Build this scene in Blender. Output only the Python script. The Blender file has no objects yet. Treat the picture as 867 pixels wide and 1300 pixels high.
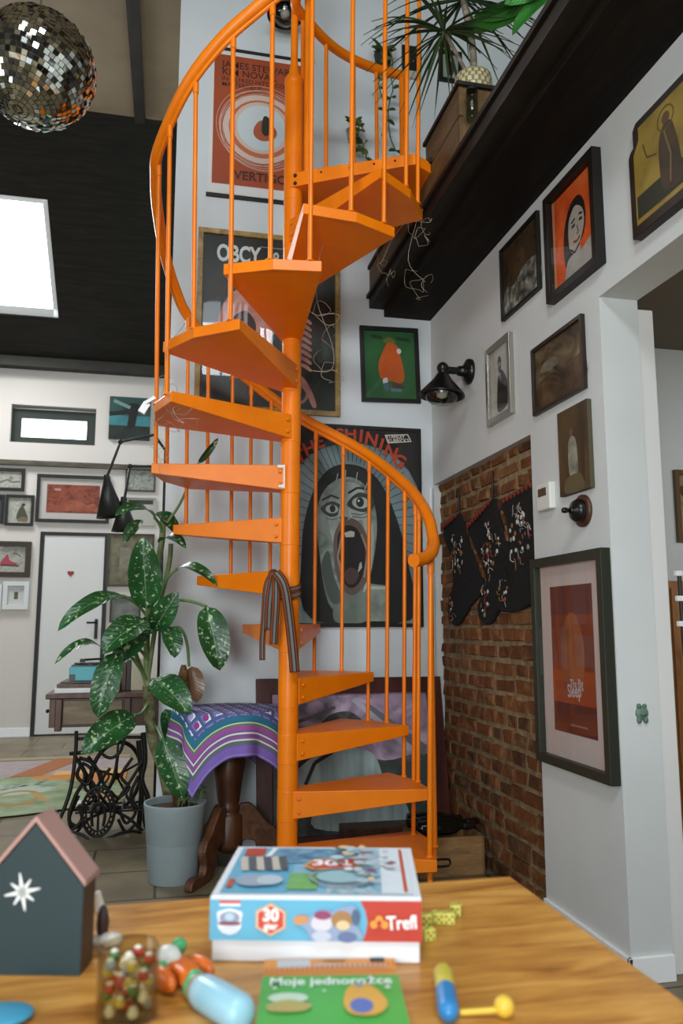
import bpy, bmesh, math, random
from mathutils import Vector, Matrix
random.seed(7)
SC = bpy.context.scene; COL = SC.collection
PI = math.pi; R_ = math.radians
def V(*a): return Vector(a)

# ------------------------------------------------------------------ materials
def lin(c):
    c /= 255.0
    return c/12.92 if c <= .04045 else ((c+.055)/1.055)**2.4
def hexc(h):
    h = h.lstrip('#')
    return (lin(int(h[0:2],16)), lin(int(h[2:4],16)), lin(int(h[4:6],16)), 1)
MC = {}
class NT:
    def __init__(s, name):
        s.m = bpy.data.materials.new(name); s.m.use_nodes = True
        s.t = s.m.node_tree; s.n = s.t.nodes; s.n.clear()
        s.out = s.n.new('ShaderNodeOutputMaterial')
    def add(s, typ, **kw):
        nd = s.n.new(typ)
        for k, v in kw.items():
            if k.startswith('i_'):
                nd.inputs[k[2:].replace('_',' ')].default_value = v
            else: setattr(nd, k, v)
        return nd
    def link(s, a, b): s.t.links.new(a, b)
    def bsdf(s, rough=.5, metal=0., spec=.5):
        b = s.add('ShaderNodeBsdfPrincipled'); b.inputs['Roughness'].default_value = rough
        b.inputs['Metallic'].default_value = metal; b.inputs['Specular IOR Level'].default_value = spec
        s.link(b.outputs[0], s.out.inputs[0]); return b
    def coord(s, kind='Object', scale=(1,1,1), rot=(0,0,0)):
        tc = s.add('ShaderNodeTexCoord'); mp = s.add('ShaderNodeMapping')
        mp.inputs['Scale'].default_value = scale; mp.inputs['Rotation'].default_value = rot
        s.link(tc.outputs[kind], mp.inputs[0]); return mp.outputs[0]
    def ramp(s, fac, stops, const=False):
        r = s.add('ShaderNodeValToRGB'); e = r.color_ramp.elements
        if const: r.color_ramp.interpolation = 'CONSTANT'
        while len(e) < len(stops): e.new(.5)
        for i, (p, c) in enumerate(stops):
            e[i].position = p; e[i].color = hexc(c) if isinstance(c, str) else c
        s.link(fac, r.inputs[0]); return r.outputs[0]
    def math(s, op, a, b=None, c=None):
        nd = s.add('ShaderNodeMath', operation=op)
        for i, x in enumerate((a, b, c)):
            if x is None: continue
            if isinstance(x, (int, float)): nd.inputs[i].default_value = x
            else: s.link(x, nd.inputs[i])
        return nd.outputs[0]
    def mixc(s, fac, a, b):
        nd = s.add('ShaderNodeMix', data_type='RGBA')
        for i, x in ((0, fac), (6, a), (7, b)):
            if isinstance(x, (int, float)): nd.inputs[i].default_value = x
            elif isinstance(x, str): nd.inputs[i].default_value = hexc(x)
            elif isinstance(x, tuple): nd.inputs[i].default_value = x
            else: s.link(x, nd.inputs[i])
        return nd.outputs[2]
    def bump(s, h, bsdf, strength=.3, dist=.01):
        b = s.add('ShaderNodeBump'); b.inputs['Strength'].default_value = strength; b.inputs['Distance'].default_value = dist
        s.link(h, b.inputs['Height']); s.link(b.outputs[0], bsdf.inputs['Normal'])

def P(h, rough=.6, metal=0., spec=.4):
    k = (h, rough, metal, spec)
    if k not in MC:
        t = NT('paint_'+h.lstrip('#')); b = t.bsdf(rough, metal, spec); b.inputs['Base Color'].default_value = hexc(h); MC[k] = t.m
    return MC[k]
def NZ(cols, scale=6., rough=.6, stretch=(1,1,1), detail=6., bump=0., metal=0., spec=.4, dist=0., kind='Object', bscale=None):
    """colours blended along a noise field"""
    k = ('nz', tuple(cols), scale, rough, stretch, detail, bump, metal, dist, kind)
    if k not in MC:
        t = NT('noise_'+str(len(MC))); b = t.bsdf(rough, metal, spec)
        co = t.coord(kind, stretch); n = t.add('ShaderNodeTexNoise'); n.inputs['Scale'].default_value = scale
        n.inputs['Detail'].default_value = detail; n.inputs['Distortion'].default_value = dist; t.link(co, n.inputs[0])
        q = len(cols); st = [(.3+.4*i/max(1, q-1), c) for i, c in enumerate(cols)]
        t.link(t.ramp(n.outputs[0], st), b.inputs['Base Color'])
        if bump:
            n2 = t.add('ShaderNodeTexNoise'); n2.inputs['Scale'].default_value = bscale or scale*3; t.link(co, n2.inputs[0])
            t.bump(n2.outputs[0], b, bump)
        MC[k] = t.m
    return MC[k]
def EM(h, s):
    k = ('em', h, s)
    if k not in MC:
        t = NT('daylight'); e = t.add('ShaderNodeEmission'); e.inputs[0].default_value = hexc(h); e.inputs[1].default_value = s
        t.link(e.outputs[0], t.out.inputs[0]); MC[k] = t.m
    return MC[k]
def glass_mat(rough=.02, tint='#ffffff', ior=1.45, name='clear_glass'):
    k = ('gl', rough, tint, ior)
    if k not in MC:
        t = NT(name); tr = t.add('ShaderNodeBsdfTransparent'); tr.inputs[0].default_value = hexc(tint)
        g = t.add('ShaderNodeBsdfGlossy'); g.inputs['Roughness'].default_value = rough
        lw = t.add('ShaderNodeLayerWeight'); lw.inputs[0].default_value = .5; mx = t.add('ShaderNodeMixShader'); r0 = ((ior-1)/(ior+1))**2
        f = t.math('ADD', t.math('MULTIPLY', t.math('POWER', lw.outputs['Facing'], 5.), 1-r0), r0); t.link(f, mx.inputs[0]); t.link(tr.outputs[0], mx.inputs[1]); t.link(g.outputs[0], mx.inputs[2])
        t.link(mx.outputs[0], t.out.inputs[0]); MC[k] = t.m
    return MC[k]
GLASS = glass_mat()

def m_wall():
    t = NT('white_plaster'); b = t.bsdf(.75, 0, .3); co = t.coord('Object')
    n = t.add('ShaderNodeTexNoise'); n.inputs['Scale'].default_value = 1.6; n.inputs['Detail'].default_value = 5; t.link(co, n.inputs[0])
    t.link(t.ramp(n.outputs[0], [(.3, '#c9d1d3'), (.7, '#d5dcde')]), b.inputs['Base Color'])
    n2 = t.add('ShaderNodeTexNoise'); n2.inputs['Scale'].default_value = 26; n2.inputs['Detail'].default_value = 3; t.link(co, n2.inputs[0])
    t.bump(n2.outputs[0], b, .12, .01); return t.m
WALL = m_wall()
def m_tiles():
    t = NT('stone_floor_tiles'); b = t.bsdf(.38, 0, .4); co = t.coord('Object', (1,1,1), (0,0,.0))
    br = t.add('ShaderNodeTexBrick', offset=.5, squash=1.0); t.link(co, br.inputs[0])
    br.inputs['Scale'].default_value = 1.0; br.inputs['Brick Width'].default_value = .62; br.inputs['Row Height'].default_value = .42
    br.inputs['Mortar Size'].default_value = .007; br.inputs['Color1'].default_value = hexc('#7a6c54'); br.inputs['Color2'].default_value = hexc('#685d4a')
    br.inputs['Mortar'].default_value = hexc('#3a3529')
    n = t.add('ShaderNodeTexNoise'); n.inputs['Scale'].default_value = 5; n.inputs['Detail'].default_value = 8; t.link(co, n.inputs[0])
    mott = t.ramp(n.outputs[0], [(.3, '#5a523e'), (.55, '#786d54'), (.75, '#92866a')])
    c = t.mixc(.5, br.outputs[0], mott); c2 = t.mixc(br.outputs[1], c, '#3a3529'); t.link(c2, b.inputs['Base Color'])
    t.bump(t.math('SUBTRACT', n.outputs[0], br.outputs[1]), b, .25, .01); return t.m
TILES = m_tiles()
def m_wood(name, cols, scale=(1,1,1), rough=.4, ring=8., dist=3., spec=.4, bump=.05, planks=None):
    t = NT(name); b = t.bsdf(rough, 0, spec); co = t.coord('Object', scale)
    n = t.add('ShaderNodeTexNoise'); n.inputs['Scale'].default_value = ring; n.inputs['Detail'].default_value = 8; n.inputs['Distortion'].default_value = dist*.3; t.link(co, n.inputs[0])
    w = t.add('ShaderNodeTexNoise'); w.inputs['Scale'].default_value = ring*6; w.inputs['Detail'].default_value = 4; t.link(co, w.inputs[0])
    f = t.math('ADD', t.math('MULTIPLY', n.outputs[0], .75), t.math('MULTIPLY', w.outputs[0], .25))
    q = len(cols); c = t.ramp(f, [(.32+.36*i/(q-1), x) for i, x in enumerate(cols)])
    if planks:
        co2 = t.coord('Object'); sp = t.add('ShaderNodeSeparateXYZ'); t.link(co2, sp.inputs[0])
        fr = t.math('FRACT', t.math('DIVIDE', sp.outputs[planks[0]], planks[1])); ln = t.math('LESS_THAN', fr, .03)
        c = t.mixc(ln, c, cols[0])
    t.link(c, b.inputs['Base Color'])
    if bump: t.bump(f, b, bump, .01)
    return t.m
OAK = m_wood('oiled_oak', ['#86551f', '#a9722f', '#bf8a3f', '#cc984e'], (1.1,7,7), .34, 3.2, 5., .4, .04)
BLACKWOOD = m_wood('black_stained_boards', ['#0d0c0a', '#191712', '#24211a'], (1,9,9), .55, 3., 2., .25, .12, (1, .14))
DARKBEAM = m_wood('dark_stained_beam', ['#110e0a', '#1f1a13', '#2b241a'], (6,1,6), .6, 3., 2., .25, .15)
BROWNBOARD = m_wood('brown_board', ['#46361f', '#5a4529', '#6a5234'], (6,1,6), .6, 3., 2., .25, .1)
WALNUT = m_wood('old_walnut', ['#2a180d', '#452816', '#5b3820'], (3,3,.7), .4, 5., 3., .4, .06)
MAHOG = m_wood('mahogany_frame', ['#2c120d', '#451d15', '#54261a'], (3,3,.7), .4, 4., 2., .4, .05)
ORANGE = NZ(('#e57505', '#ec7f07'), 9., .36, bump=.02, spec=.35)
IRON = P('#1a1712', .4, .4)
BLACK = P('#151412', .5)
BLACKGLOSS = P('#121110', .3)
CHROME = P('#d8d8d4', .18, 1.)
GREENBLACK = P('#28302a', .5)
WHITE = P('#eceeee', .5)
BRASS = P('#b89a48', .35, .9)

# ------------------------------------------------------------------ mesh building
ROOTLOC = {}
class MB:
    def __init__(s): s.v = []; s.f = []; s.mi = []; s.sm = []; s.mats = []; s.uv = {}
    def midx(s, m):
        if m not in s.mats: s.mats.append(m)
        return s.mats.index(m)
    def vert(s, p): s.v.append(Vector(p)); return len(s.v)-1
    def face(s, idx, m=None, smooth=False):
        s.f.append(tuple(idx)); s.mi.append(s.midx(m) if m else 0); s.sm.append(smooth)
    def poly(s, pts, m=None, smooth=False): s.face([s.vert(p) for p in pts], m, smooth)
    def box(s, c, d, m=None, rot=None, taper=None):
        c = Vector(c); h = Vector(d)/2; ids = []
        for x, y, z in ((-1,-1,-1),(1,-1,-1),(1,1,-1),(-1,1,-1),(-1,-1,1),(1,-1,1),(1,1,1),(-1,1,1)):
            k = taper if (taper and z > 0) else 1
            p = Vector((x*h.x*k, y*h.y*k, z*h.z))
            if rot is not None: p = rot @ p
            ids.append(s.vert(c+p))
        for q in ((0,3,2,1),(4,5,6,7),(0,1,5,4),(1,2,6,5),(2,3,7,6),(3,0,4,7)): s.face([ids[i] for i in q], m)
    def bx(s, x0, x1, y0, y1, z0, z1, m=None): s.box(((x0+x1)/2,(y0+y1)/2,(z0+z1)/2), (x1-x0,y1-y0,z1-z0), m)
    def ring(s, c, a, b, r, n): return [s.vert(c + a*(r*math.cos(2*PI*i/n)) + b*(r*math.sin(2*PI*i/n))) for i in range(n)]
    def tube(s, pts, r, m=None, n=10, caps=True, closed=False, flat=None):
        pts = [Vector(p) for p in pts]; N = len(pts); rings = []
        rr = list(r) if isinstance(r, (list, tuple)) else [r]*N
        if caps and not closed and N > 1:       # support loops so the caps do not bend the shading of the wall
            for e0, e1 in ((-1, -2), (0, 1)):
                d = pts[e1]-pts[e0]
                if d.length > .006:
                    q = pts[e0]+d.normalized()*.0015; pos = len(pts)-1 if e0 else 1
                    pts.insert(pos, q); rr.insert(pos, rr[e0])
            N = len(pts)
        up = None
        for i, p in enumerate(pts):
            if closed: t = pts[(i+1) % N]-pts[i-1]
            else: t = pts[min(i+1, N-1)]-pts[max(i-1, 0)]
            if t.length < 1e-9: t = Vector((0,0,1))
            t.normalize()
            if up is None: up = t.orthogonal().normalized()
            a = (up - t*up.dot(t))
            a = a.normalized() if a.length > 1e-6 else t.orthogonal().normalized()
            up = a; b = t.cross(a)
            if flat: rings.append([s.vert(p + a*(rr[i]*math.cos(2*PI*k/n)) + b*(rr[i]*flat*math.sin(2*PI*k/n))) for k in range(n)])
            else: rings.append(s.ring(p, a, b, rr[i], n))
        for i in range(N if closed else N-1):
            A = rings[i]; B = rings[(i+1) % N]
            for k in range(n): s.face((A[k], A[(k+1) % n], B[(k+1) % n], B[k]), m, True)
        if caps and not closed:
            s.face(rings[0][::-1], m); s.face(rings[-1], m)
    def lathe(s, prof, c=(0,0,0), m=None, n=32, axis=None, cap=True, smooth=True, jit=None):
        """prof: (r, h) list; axis: direction of h"""
        c = Vector(c); ax = Vector(axis).normalized() if axis is not None else Vector((0,0,1))
        a = ax.orthogonal().normalized() if axis is not None else Vector((1,0,0)); b = ax.cross(a)
        prof = list(prof)
        if cap:
            for e0, e1 in ((-1, -2), (0, 1)):
                (r0, h0), (r1, h1) = prof[e0], prof[e1]; L_ = math.hypot(r1-r0, h1-h0)
                if L_ > .006: prof.insert(len(prof)-1 if e0 else 1, (r0+(r1-r0)*.0015/L_, h0+(h1-h0)*.0015/L_))
        rings = [s.ring(c+ax*h, a, b, max(r, 1e-4), n) for r, h in prof]
        for A, B in zip(rings, rings[1:]):
            for k in range(n): s.face((A[k], A[(k+1) % n], B[(k+1) % n], B[k]), m, smooth)
        if cap:
            s.face(rings[0][::-1], m); s.face(rings[-1], m)
    def ball(s, c, r, m=None, n=14, sc=(1,1,1), rot=None):
        k = max(6, n//2); c = Vector(c)
        rows = []
        for j in range(k+1):
            th = PI*j/k; row = []
            for i in range(n):
                p = Vector((math.sin(th)*math.cos(2*PI*i/n)*sc[0], math.sin(th)*math.sin(2*PI*i/n)*sc[1], math.cos(th)*sc[2]))*r
                if rot is not None: p = rot @ p
                row.append(s.vert(c+p))
            rows.append(row)
        for A, B in zip(rows, rows[1:]):
            for i in range(n): s.face((A[i], B[i], B[(i+1) % n], A[(i+1) % n]), m, True)
    def prism(s, pts, off, m=None, m_side=None):
        """polygon pts (3D, planar) extruded by vector off"""
        a = [s.vert(p) for p in pts]; b = [s.vert(Vector(p)+Vector(off)) for p in pts]; n = len(a)
        s.face(a[::-1], m); s.face(b, m)
        for i in range(n): s.face((a[i], a[(i+1) % n], b[(i+1) % n], b[i]), m_side or m)
    def build(s, name, mat=None, parent=None, bevel=0., seg=2, kind=None, label=None, fix=True, weld=False):
        me = bpy.data.meshes.new(name); off = Vector((0,0,0))
        if parent is not None: off = ROOTLOC.get(parent.name, Vector((0,0,0)))
        loc = Vector((0,0,0))
        if parent is None and s.v and kind != 'structure':
            xs = [v.x for v in s.v]; ys = [v.y for v in s.v]; zs = [v.z for v in s.v]
            loc = Vector(((min(xs)+max(xs))/2, (min(ys)+max(ys))/2, min(zs))); off = loc
        me.from_pydata([tuple(v-off) for v in s.v], [], s.f)
        if mat is not None and not s.mats: me.materials.append(mat)
        for mm in s.mats: me.materials.append(mm)
        for p, i, sm in zip(me.polygons, s.mi, s.sm): p.material_index = i; p.use_smooth = sm
        if s.uv:
            ul = me.uv_layers.new(name='UVMap')
            for lp in me.loops: ul.data[lp.index].uv = s.uv.get(lp.vertex_index, (0,0))
        if fix or weld:
            bm = bmesh.new(); bm.from_mesh(me)
            if weld: bmesh.ops.remove_doubles(bm, verts=bm.verts, dist=1e-5)
            if fix: bmesh.ops.recalc_face_normals(bm, faces=bm.faces)
            bm.to_mesh(me); bm.free()
        o = bpy.data.objects.new(name, me); COL.objects.link(o); o.location = loc
        ROOTLOC[o.name] = off.copy()
        if parent is not None: o.parent = parent
        if bevel:
            md = o.modifiers.new('bevel', 'BEVEL'); md.width = bevel; md.segments = seg; md.limit_method = 'ANGLE'; md.angle_limit = R_(40)
        if kind: o['kind'] = kind
        if label: o['label'] = label
        return o
def thing(name, label, cat, loc, group=None):
    o = bpy.data.objects.new(name, None); COL.objects.link(o); o.location = loc; o.empty_display_size = .05
    ROOTLOC[o.name] = Vector(loc); tag(o, label, cat, group); return o
def tag(o, label, cat, group=None):
    o['label'] = label; o['category'] = cat
    if group: o['group'] = group
    return o
def struct(name, mb, m=None, parent=None, bevel=0.):
    return mb.build(name, m, parent, bevel, kind='structure' if parent is None else None)
def dup(root, loc, label, group=None):
    r = root.copy(); COL.objects.link(r); r.location = loc; r['label'] = label
    if group: r['group'] = group
    for ch in list(root.children):
        c = ch.copy(); COL.objects.link(c); c.parent = r
        for g in ch.children:
            d = g.copy(); COL.objects.link(d); d.parent = c
    return r
def smooth_path(pts, k=6):
    pts = [Vector(p) for p in pts]; out = []
    for i in range(len(pts)-1):
        p0 = pts[max(i-1,0)]; p1 = pts[i]; p2 = pts[i+1]; p3 = pts[min(i+2, len(pts)-1)]
        for j in range(k):
            t = j/k
            out.append(.5*((2*p1)+(p2-p0)*t+(2*p0-5*p1+4*p2-p3)*t*t+(3*p1-p0-3*p2+p3)*t**3))
    out.append(pts[-1]); return out

# ------------------------------------------------------------------ flat art on prints
def text_mesh(s, font_size, align='CENTER', bold=0., shear=0., spacing=1.):
    cu = bpy.data.curves.new('lettering', 'FONT'); cu.body = s; cu.size = font_size; cu.align_x = align; cu.align_y = 'CENTER'
    cu.offset = bold; cu.shear = shear; cu.space_character = spacing; cu.resolution_u = 3
    ob = bpy.data.objects.new('lettering', cu); COL.objects.link(ob)
    dg = bpy.context.evaluated_depsgraph_get(); ev = ob.evaluated_get(dg); me = ev.to_mesh()
    vs = [v.co.copy() for v in me.vertices]; fs = [tuple(p.vertices) for p in me.polygons]
    ev.to_mesh_clear(); bpy.data.objects.remove(ob); bpy.data.curves.remove(cu)
    return vs, fs
def art(mb, fr, w, h, items, base, n0=0.):
    """fr(u,v,n)->world; u,v in metres, items in 0..1"""
    mb.poly([fr(0,0,n0), fr(w,0,n0), fr(w,h,n0), fr(0,h,n0)], base)
    k = n0
    for it in items:
        k += .00025; ty = it[0]; m = it[-1]
        if isinstance(m, str): m = P(m)
        if ty == 'rect':
            _, a, b, c, d, _m = it; mb.poly([fr(a*w,b*h,k), fr(c*w,b*h,k), fr(c*w,d*h,k), fr(a*w,d*h,k)], m)
        elif ty == 'poly': mb.poly([fr(a*w,b*h,k) for a, b in it[1]], m)
        elif ty == 'blob':      # smooth closed outline
            q = [Vector((a*w,b*h,0)) for a, b in it[1]]; n = len(q); o = []
            for i in range(n):
                p0,p1,p2,p3 = q[i-1],q[i],q[(i+1)%n],q[(i+2)%n]
                for j in range(5):
                    t = j/5; o.append(.5*((2*p1)+(p2-p0)*t+(2*p0-5*p1+4*p2-p3)*t*t+(3*p1-p0-3*p2+p3)*t**3))
            mb.poly([fr(p.x,p.y,k) for p in o], m)
        elif ty == 'ell':
            _, a, b, ru, rv, _m = it; mb.poly([fr(a*w+ru*w*math.cos(2*PI*i/36), b*h+rv*h*math.sin(2*PI*i/36), k) for i in range(36)], m)
        elif ty == 'ring':
            _, a, b, ru, rv, th, _m = it
            for i in range(48):
                q = []
                for ang, s_ in ((i,1),(i+1,1),(i+1,1-th),(i,1-th)):
                    q.append(fr(a*w+ru*w*s_*math.cos(2*PI*ang/48), b*h+rv*h*s_*math.sin(2*PI*ang/48), k))
                mb.poly(q, m)
        elif ty == 'line':
            _, pts, th, _m = it
            for (a,b),(c,d) in zip(pts, pts[1:]):
                p = Vector((a*w,b*h,0)); q = Vector((c*w,d*h,0)); e = (q-p)
                if e.length < 1e-6: continue
                e.normalize(); nn = Vector((-e.y,e.x,0))*th/2
                mb.poly([fr(*( (p-nn).xy ),k), fr(*((q-nn).xy),k), fr(*((q+nn).xy),k), fr(*((p+nn).xy),k)], m)
        elif ty == 'text':      # text, u, v, cap height (m), max width fraction, align, rotation deg, bold, mat
            _, s_, a, b, ch, mw, al, rot, bold, _m = it
            vs, fs = text_mesh(s_, ch/.7, al, bold*ch)
            if not vs: continue
            x0 = min(v.x for v in vs); x1 = max(v.x for v in vs); sx = min(1., mw*w/max(1e-6, x1-x0)) if mw else 1.
            ca, sa = math.cos(R_(rot)), math.sin(R_(rot)); base_i = len(mb.v)
            for v in vs:
                x, y = v.x*sx, v.y
                mb.vert(fr(a*w+x*ca-y*sa, b*h+x*sa+y*ca, k))
            for f_ in fs: mb.face([base_i+i for i in f_], m)

AX = {'R': (V(0,-1,0), V(0,0,1), V(-1,0,0)), 'B': (V(1,0,0), V(0,0,1), V(0,-1,0))}
def framed(name, label, cat, wall, tl, br, fw=.02, dep=.022, fmat=BLACK, mount=0., mmat=None, base=None, items=(), glass=True, roll=0., group=None, bevel=.0015, bottom_mount=None, box_only=False):
    U, W_, N = AX[wall]; tl = Vector(tl); br = Vector(br)
    w = (br-tl).dot(U); h = (tl-br).dot(W_); ctr = (tl+br)/2
    if roll:
        q = Matrix.Rotation(R_(roll), 3, N); U = q @ U; W_ = q @ W_
    O = ctr - U*w/2 - W_*h/2
    def fr(u, v, n): return O + U*u + W_*v + N*n
    root = thing(name, label, cat, tuple(ctr - W_*h/2), group)
    if fw > 0:
        mb = MB(); rects = [(0,0),(w,0),(w,h),(0,h)]; inn = [(fw,fw),(w-fw,fw),(w-fw,h-fw),(fw,h-fw)]
        ob = [mb.vert(fr(u,v,0)) for u, v in rects]; of = [mb.vert(fr(u,v,dep)) for u, v in rects]
        jf = [mb.vert(fr(u,v,dep)) for u, v in inn]; jb = [mb.vert(fr(u,v,0)) for u, v in inn]
        for i in range(4):
            j = (i+1) % 4
            mb.face((ob[i],ob[j],of[j],of[i])); mb.face((of[i],of[j],jf[j],jf[i])); mb.face((jf[i],jf[j],jb[j],jb[i])); mb.face((jb[i],jb[j],ob[j],ob[i]))
        mb.build('frame', fmat, root, bevel)
    iw, ih = w-2*fw, h-2*fw
    def fi(u, v, n): return fr(fw+u, fw+v, n)
    bmn = mount if bottom_mount is None else bottom_mount
    pd = dep*.25 if fw > 0 else dep
    if mount > 0:
        mb = MB(); art(mb, fi, iw, ih, (), mmat or P('#d9d6cc'), pd); mb.build('mount', None, root, fix=False)
        def fp(u, v, n): return fi(mount+u, bmn+v, n)
        pw, ph = iw-2*mount, ih-mount-bmn; pz = pd+.0015
    else: fp, pw, ph, pz = fi, iw, ih, pd
    mb = MB(); art(mb, fp, pw, ph, items, base or P('#888888'), pz)
    if fw == 0:     # a canvas or panel with its own thickness
        mb2 = MB(); mb2.prism([fr(0,0,0), fr(w,0,0), fr(w,h,0), fr(0,h,0)], N*(dep-.0006)); mb2.build('panel', fmat, root)
    mb.build('print', None, root, fix=False)
    if glass and fw > 0:
        mb = MB(); mb.poly([fr(fw*.8,fw*.8,dep*.8), fr(w-fw*.8,fw*.8,dep*.8), fr(w-fw*.8,h-fw*.8,dep*.8), fr(fw*.8,h-fw*.8,dep*.8)]); mb.build('glazing', GLASS, root, fix=False)
    return root

# ================================================================== THE SETTING
YB = 4.493; XW = 1.56; YF = 9.4
mb = MB(); mb.bx(-4.2, 4.4, -3.2, 9.6, -.12, 0); struct('floor', mb, TILES)
# white partition behind the stairs
mb = MB(); mb.bx(-.01, 4.4, YB, YB+.16, 0, 5.62); struct('wall_back', mb, WALL)
mb = MB(); mb.bx(.5, .6, YB+.16, YF, 0, 5.9); struct('wall_inner', mb, WALL)
# right wall: plaster around a recessed brick panel, header over the opening
mb = MB(); T = .16; z_b = 2.02; y_b0 = 3.176; y_b1 = YB-.012
mb.bx(XW, XW+T, 2.57, y_b0, 0, 3.06); mb.bx(XW, XW+T, y_b0, YB, z_b, 3.06); mb.bx(XW, XW+T, y_b1, YB, 0, z_b); mb.bx(XW+.07, XW+T, y_b0, y_b1, 0, z_b)
mb.bx(XW, XW+T, .9, 2.57, 2.405, 3.06); mb.bx(XW, XW+T, -3, .9, 0, 3.06)
struct('wall_right', mb, NZ(('#c6cac8','#d2d6d3'), 1.6, .75, bump=.12, bscale=26.))
# individual bricks over a mortar bed
def m_brick():
    t = NT('old_brick'); b = t.bsdf(.85, 0, .2); g = t.add('ShaderNodeNewGeometry'); co = t.coord('Object')
    n = t.add('ShaderNodeTexNoise'); n.inputs['Scale'].default_value = 14; n.inputs['Detail'].default_value = 8; t.link(co, n.inputs[0])
    c1 = t.ramp(g.outputs['Random Per Island'], [(0, '#35281e'), (.2, '#5a341d'), (.5, '#734325'), (.75, '#83532f'), (.9, '#524030'), (1, '#8f6842')])
    c2 = t.ramp(n.outputs[0], [(.3, '#432f20'), (.54, '#6d4527'), (.64, '#826341'), (.76, '#9c8460')])
    t.link(t.mixc(.5, c1, c2), b.inputs['Base Color'])
    n2 = t.add('ShaderNodeTexNoise'); n2.inputs['Scale'].default_value = 45; n2.inputs['Detail'].default_value = 6; t.link(co, n2.inputs[0])
    t.bump(n2.outputs[0], b, .5, .02); return t.m
BRICK = m_brick(); MORTAR = NZ(('#6d5a40', '#857252', '#978464'), 18., .95, bump=.6, bscale=60)
mb = MB(); xm = XW+.045; mb.bx(xm, XW+.07, y_b0, y_b1, 0, z_b, MORTAR)
row = .079; z = .0; r_i = 0; rnd = random.Random(3)
while z < z_b-.02:
    y = y_b0 - (0 if r_i % 2 else .13) + rnd.uniform(-.03, .03)
    while y < y_b1:
        L = rnd.choice((.24, .13, .12, .14, .20, .115)); a = max(y, y_b0)+.004; bb = min(y+L-.017, y_b1-.004); y += L
        if bb-a < .03: continue
        zt = min(z+row-.016+rnd.uniform(-.007,.006), z_b-.002); th = rnd.uniform(.006, .016); j = lambda s=.006: rnd.uniform(-s, s)
        p = [(xm+.01, a, z), (xm+.01, bb, z), (xm+.01, bb, zt), (xm+.01, a, zt)]
        e = .006
        q = [(xm-th+j(), a+e+j(), z+e+j()), (xm-th+j(), bb-e+j(), z+e+j()), (xm-th+j(), bb-e+j(), zt-e+j()), (xm-th+j(), a+e+j(), zt-e+j())]
        A = [mb.vert(v) for v in p]; B = [mb.vert(v) for v in q]; mb.face(B, BRICK)
        for i in range(4): mb.face((A[i], A[(i+1)%4], B[(i+1)%4], B[i]), BRICK)
    z += row; r_i += 1
struct('wall_brick', mb)
mb = MB(); mb.bx(XW-.014, XW+.001, 2.556, y_b0, 0, .085); mb.bx(XW-.014, XW+T, 2.556, 2.571, 0, .085); struct('baseboard_right', mb, WHITE, bevel=.003)
# far wall with its small window, door opening strip and eaves
wx0, wz1, wz0, wx1 = -1.76, 3.685, 3.245, -.835
mb = MB(); zt = 4.45
mb.bx(-4.2, wx0, YF, YF+.2, 0, zt); mb.bx(wx1, .6, YF, YF+.2, 0, zt); mb.bx(wx0, wx1, YF, YF+.2, 0, wz0); mb.bx(wx0, wx1, YF, YF+.2, wz1, zt)
struct('wall_far', mb, P('#cfc9c2', .75))
mb = MB(); mb.bx(-4.2, -4.0, -3.2, YF, 0, 6.2); struct('wall_left', mb, P('#4f4a42', .85))
mb = MB(); mb.bx(-4.2, 4.4, -3.2, -3.0, 0, 5.2); struct('wall_near', mb, P('#4a453e', .85))
mb = MB(); mb.bx(4.2, 4.4, -3.2, YB, 0, 6.2); struct('wall_outer', mb, P('#a9a196', .8))
mb = MB(); mb.bx(-4.2, 0, YF-.05, YF+.01, 2.975, 3.03); struct('trim_1', mb, m_wood('ledge_wood', ['#3a342a','#4d463a','#6a6252'], (1,6,6), .6, 4.))
mb = MB(); mb.bx(-4.2, .5, YF-.14, YF+.01, 4.10, 4.33); struct('trim_2', mb, NZ(('#1f1e19','#2c2b24'), 4., .6))
# roof: dark boarded slope down to the eaves with a skylight in it, pale panels on the near slope
YR, ZR = 6.89, 5.75
def slope(x, y): return Vector((x, y, 4.12+(YF-y)*math.tan(R_(33))))
sx0, sx1, sy0, sy1 = -3.4, -1.22, 7.64, 8.80
nrm = Vector((0, math.sin(R_(33)), math.cos(R_(33))))
mb = MB()
for a, b, c, d in ((-4.2, .6, YR, sy0), (-4.2, .6, sy1, YF+.1), (-4.2, sx0, sy0, sy1), (sx1, .6, sy0, sy1)):
    mb.prism([slope(a, c), slope(b, c), slope(b, d), slope(a, d)], nrm*.12)
struct('ceiling_far', mb, BLACKWOOD)
mb = MB()
for a, b, c, d in ((sx0-.02, sx0+.05, sy0, sy1), (sx1-.05, sx1+.02, sy0, sy1), (sx0, sx1, sy0-.02, sy0+.05), (sx0, sx1, sy1-.09, sy1+.02)):
    mb.prism([slope(a, c)+nrm*.02, slope(b, c)+nrm*.02, slope(b, d)+nrm*.02, slope(a, d)+nrm*.02], nrm*.08)
sk = struct('window_1', mb, WHITE)
mb = MB(); mb.poly([slope(sx0, sy0)+nrm*.09, slope(sx1, sy0)+nrm*.09, slope(sx1, sy1)+nrm*.09, slope(sx0, sy1)+nrm*.09]); mb.build('pane', EM('#f4fbff', 7.), sk)
def near(x, y): return Vector((x, y, ZR-(YR-y)*.105))
mb = MB(); mb.prism([near(-4.2, -3.2), near(4.4, -3.2), near(4.4, YR), near(-4.2, YR)], (0,0,.12)); struct('ceiling_near', mb, NZ(('#75664f','#82735b'), 3., .8))
for i, xb in enumerate((-.345, -2.1)):
    mb = MB(); mb.prism([near(xb-.045, -3), near(xb+.045, -3), near(xb+.045, YR), near(xb-.045, YR)], (0,0,-.06)); struct('trim_%d' % (3+i), mb, DARKBEAM)
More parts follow.
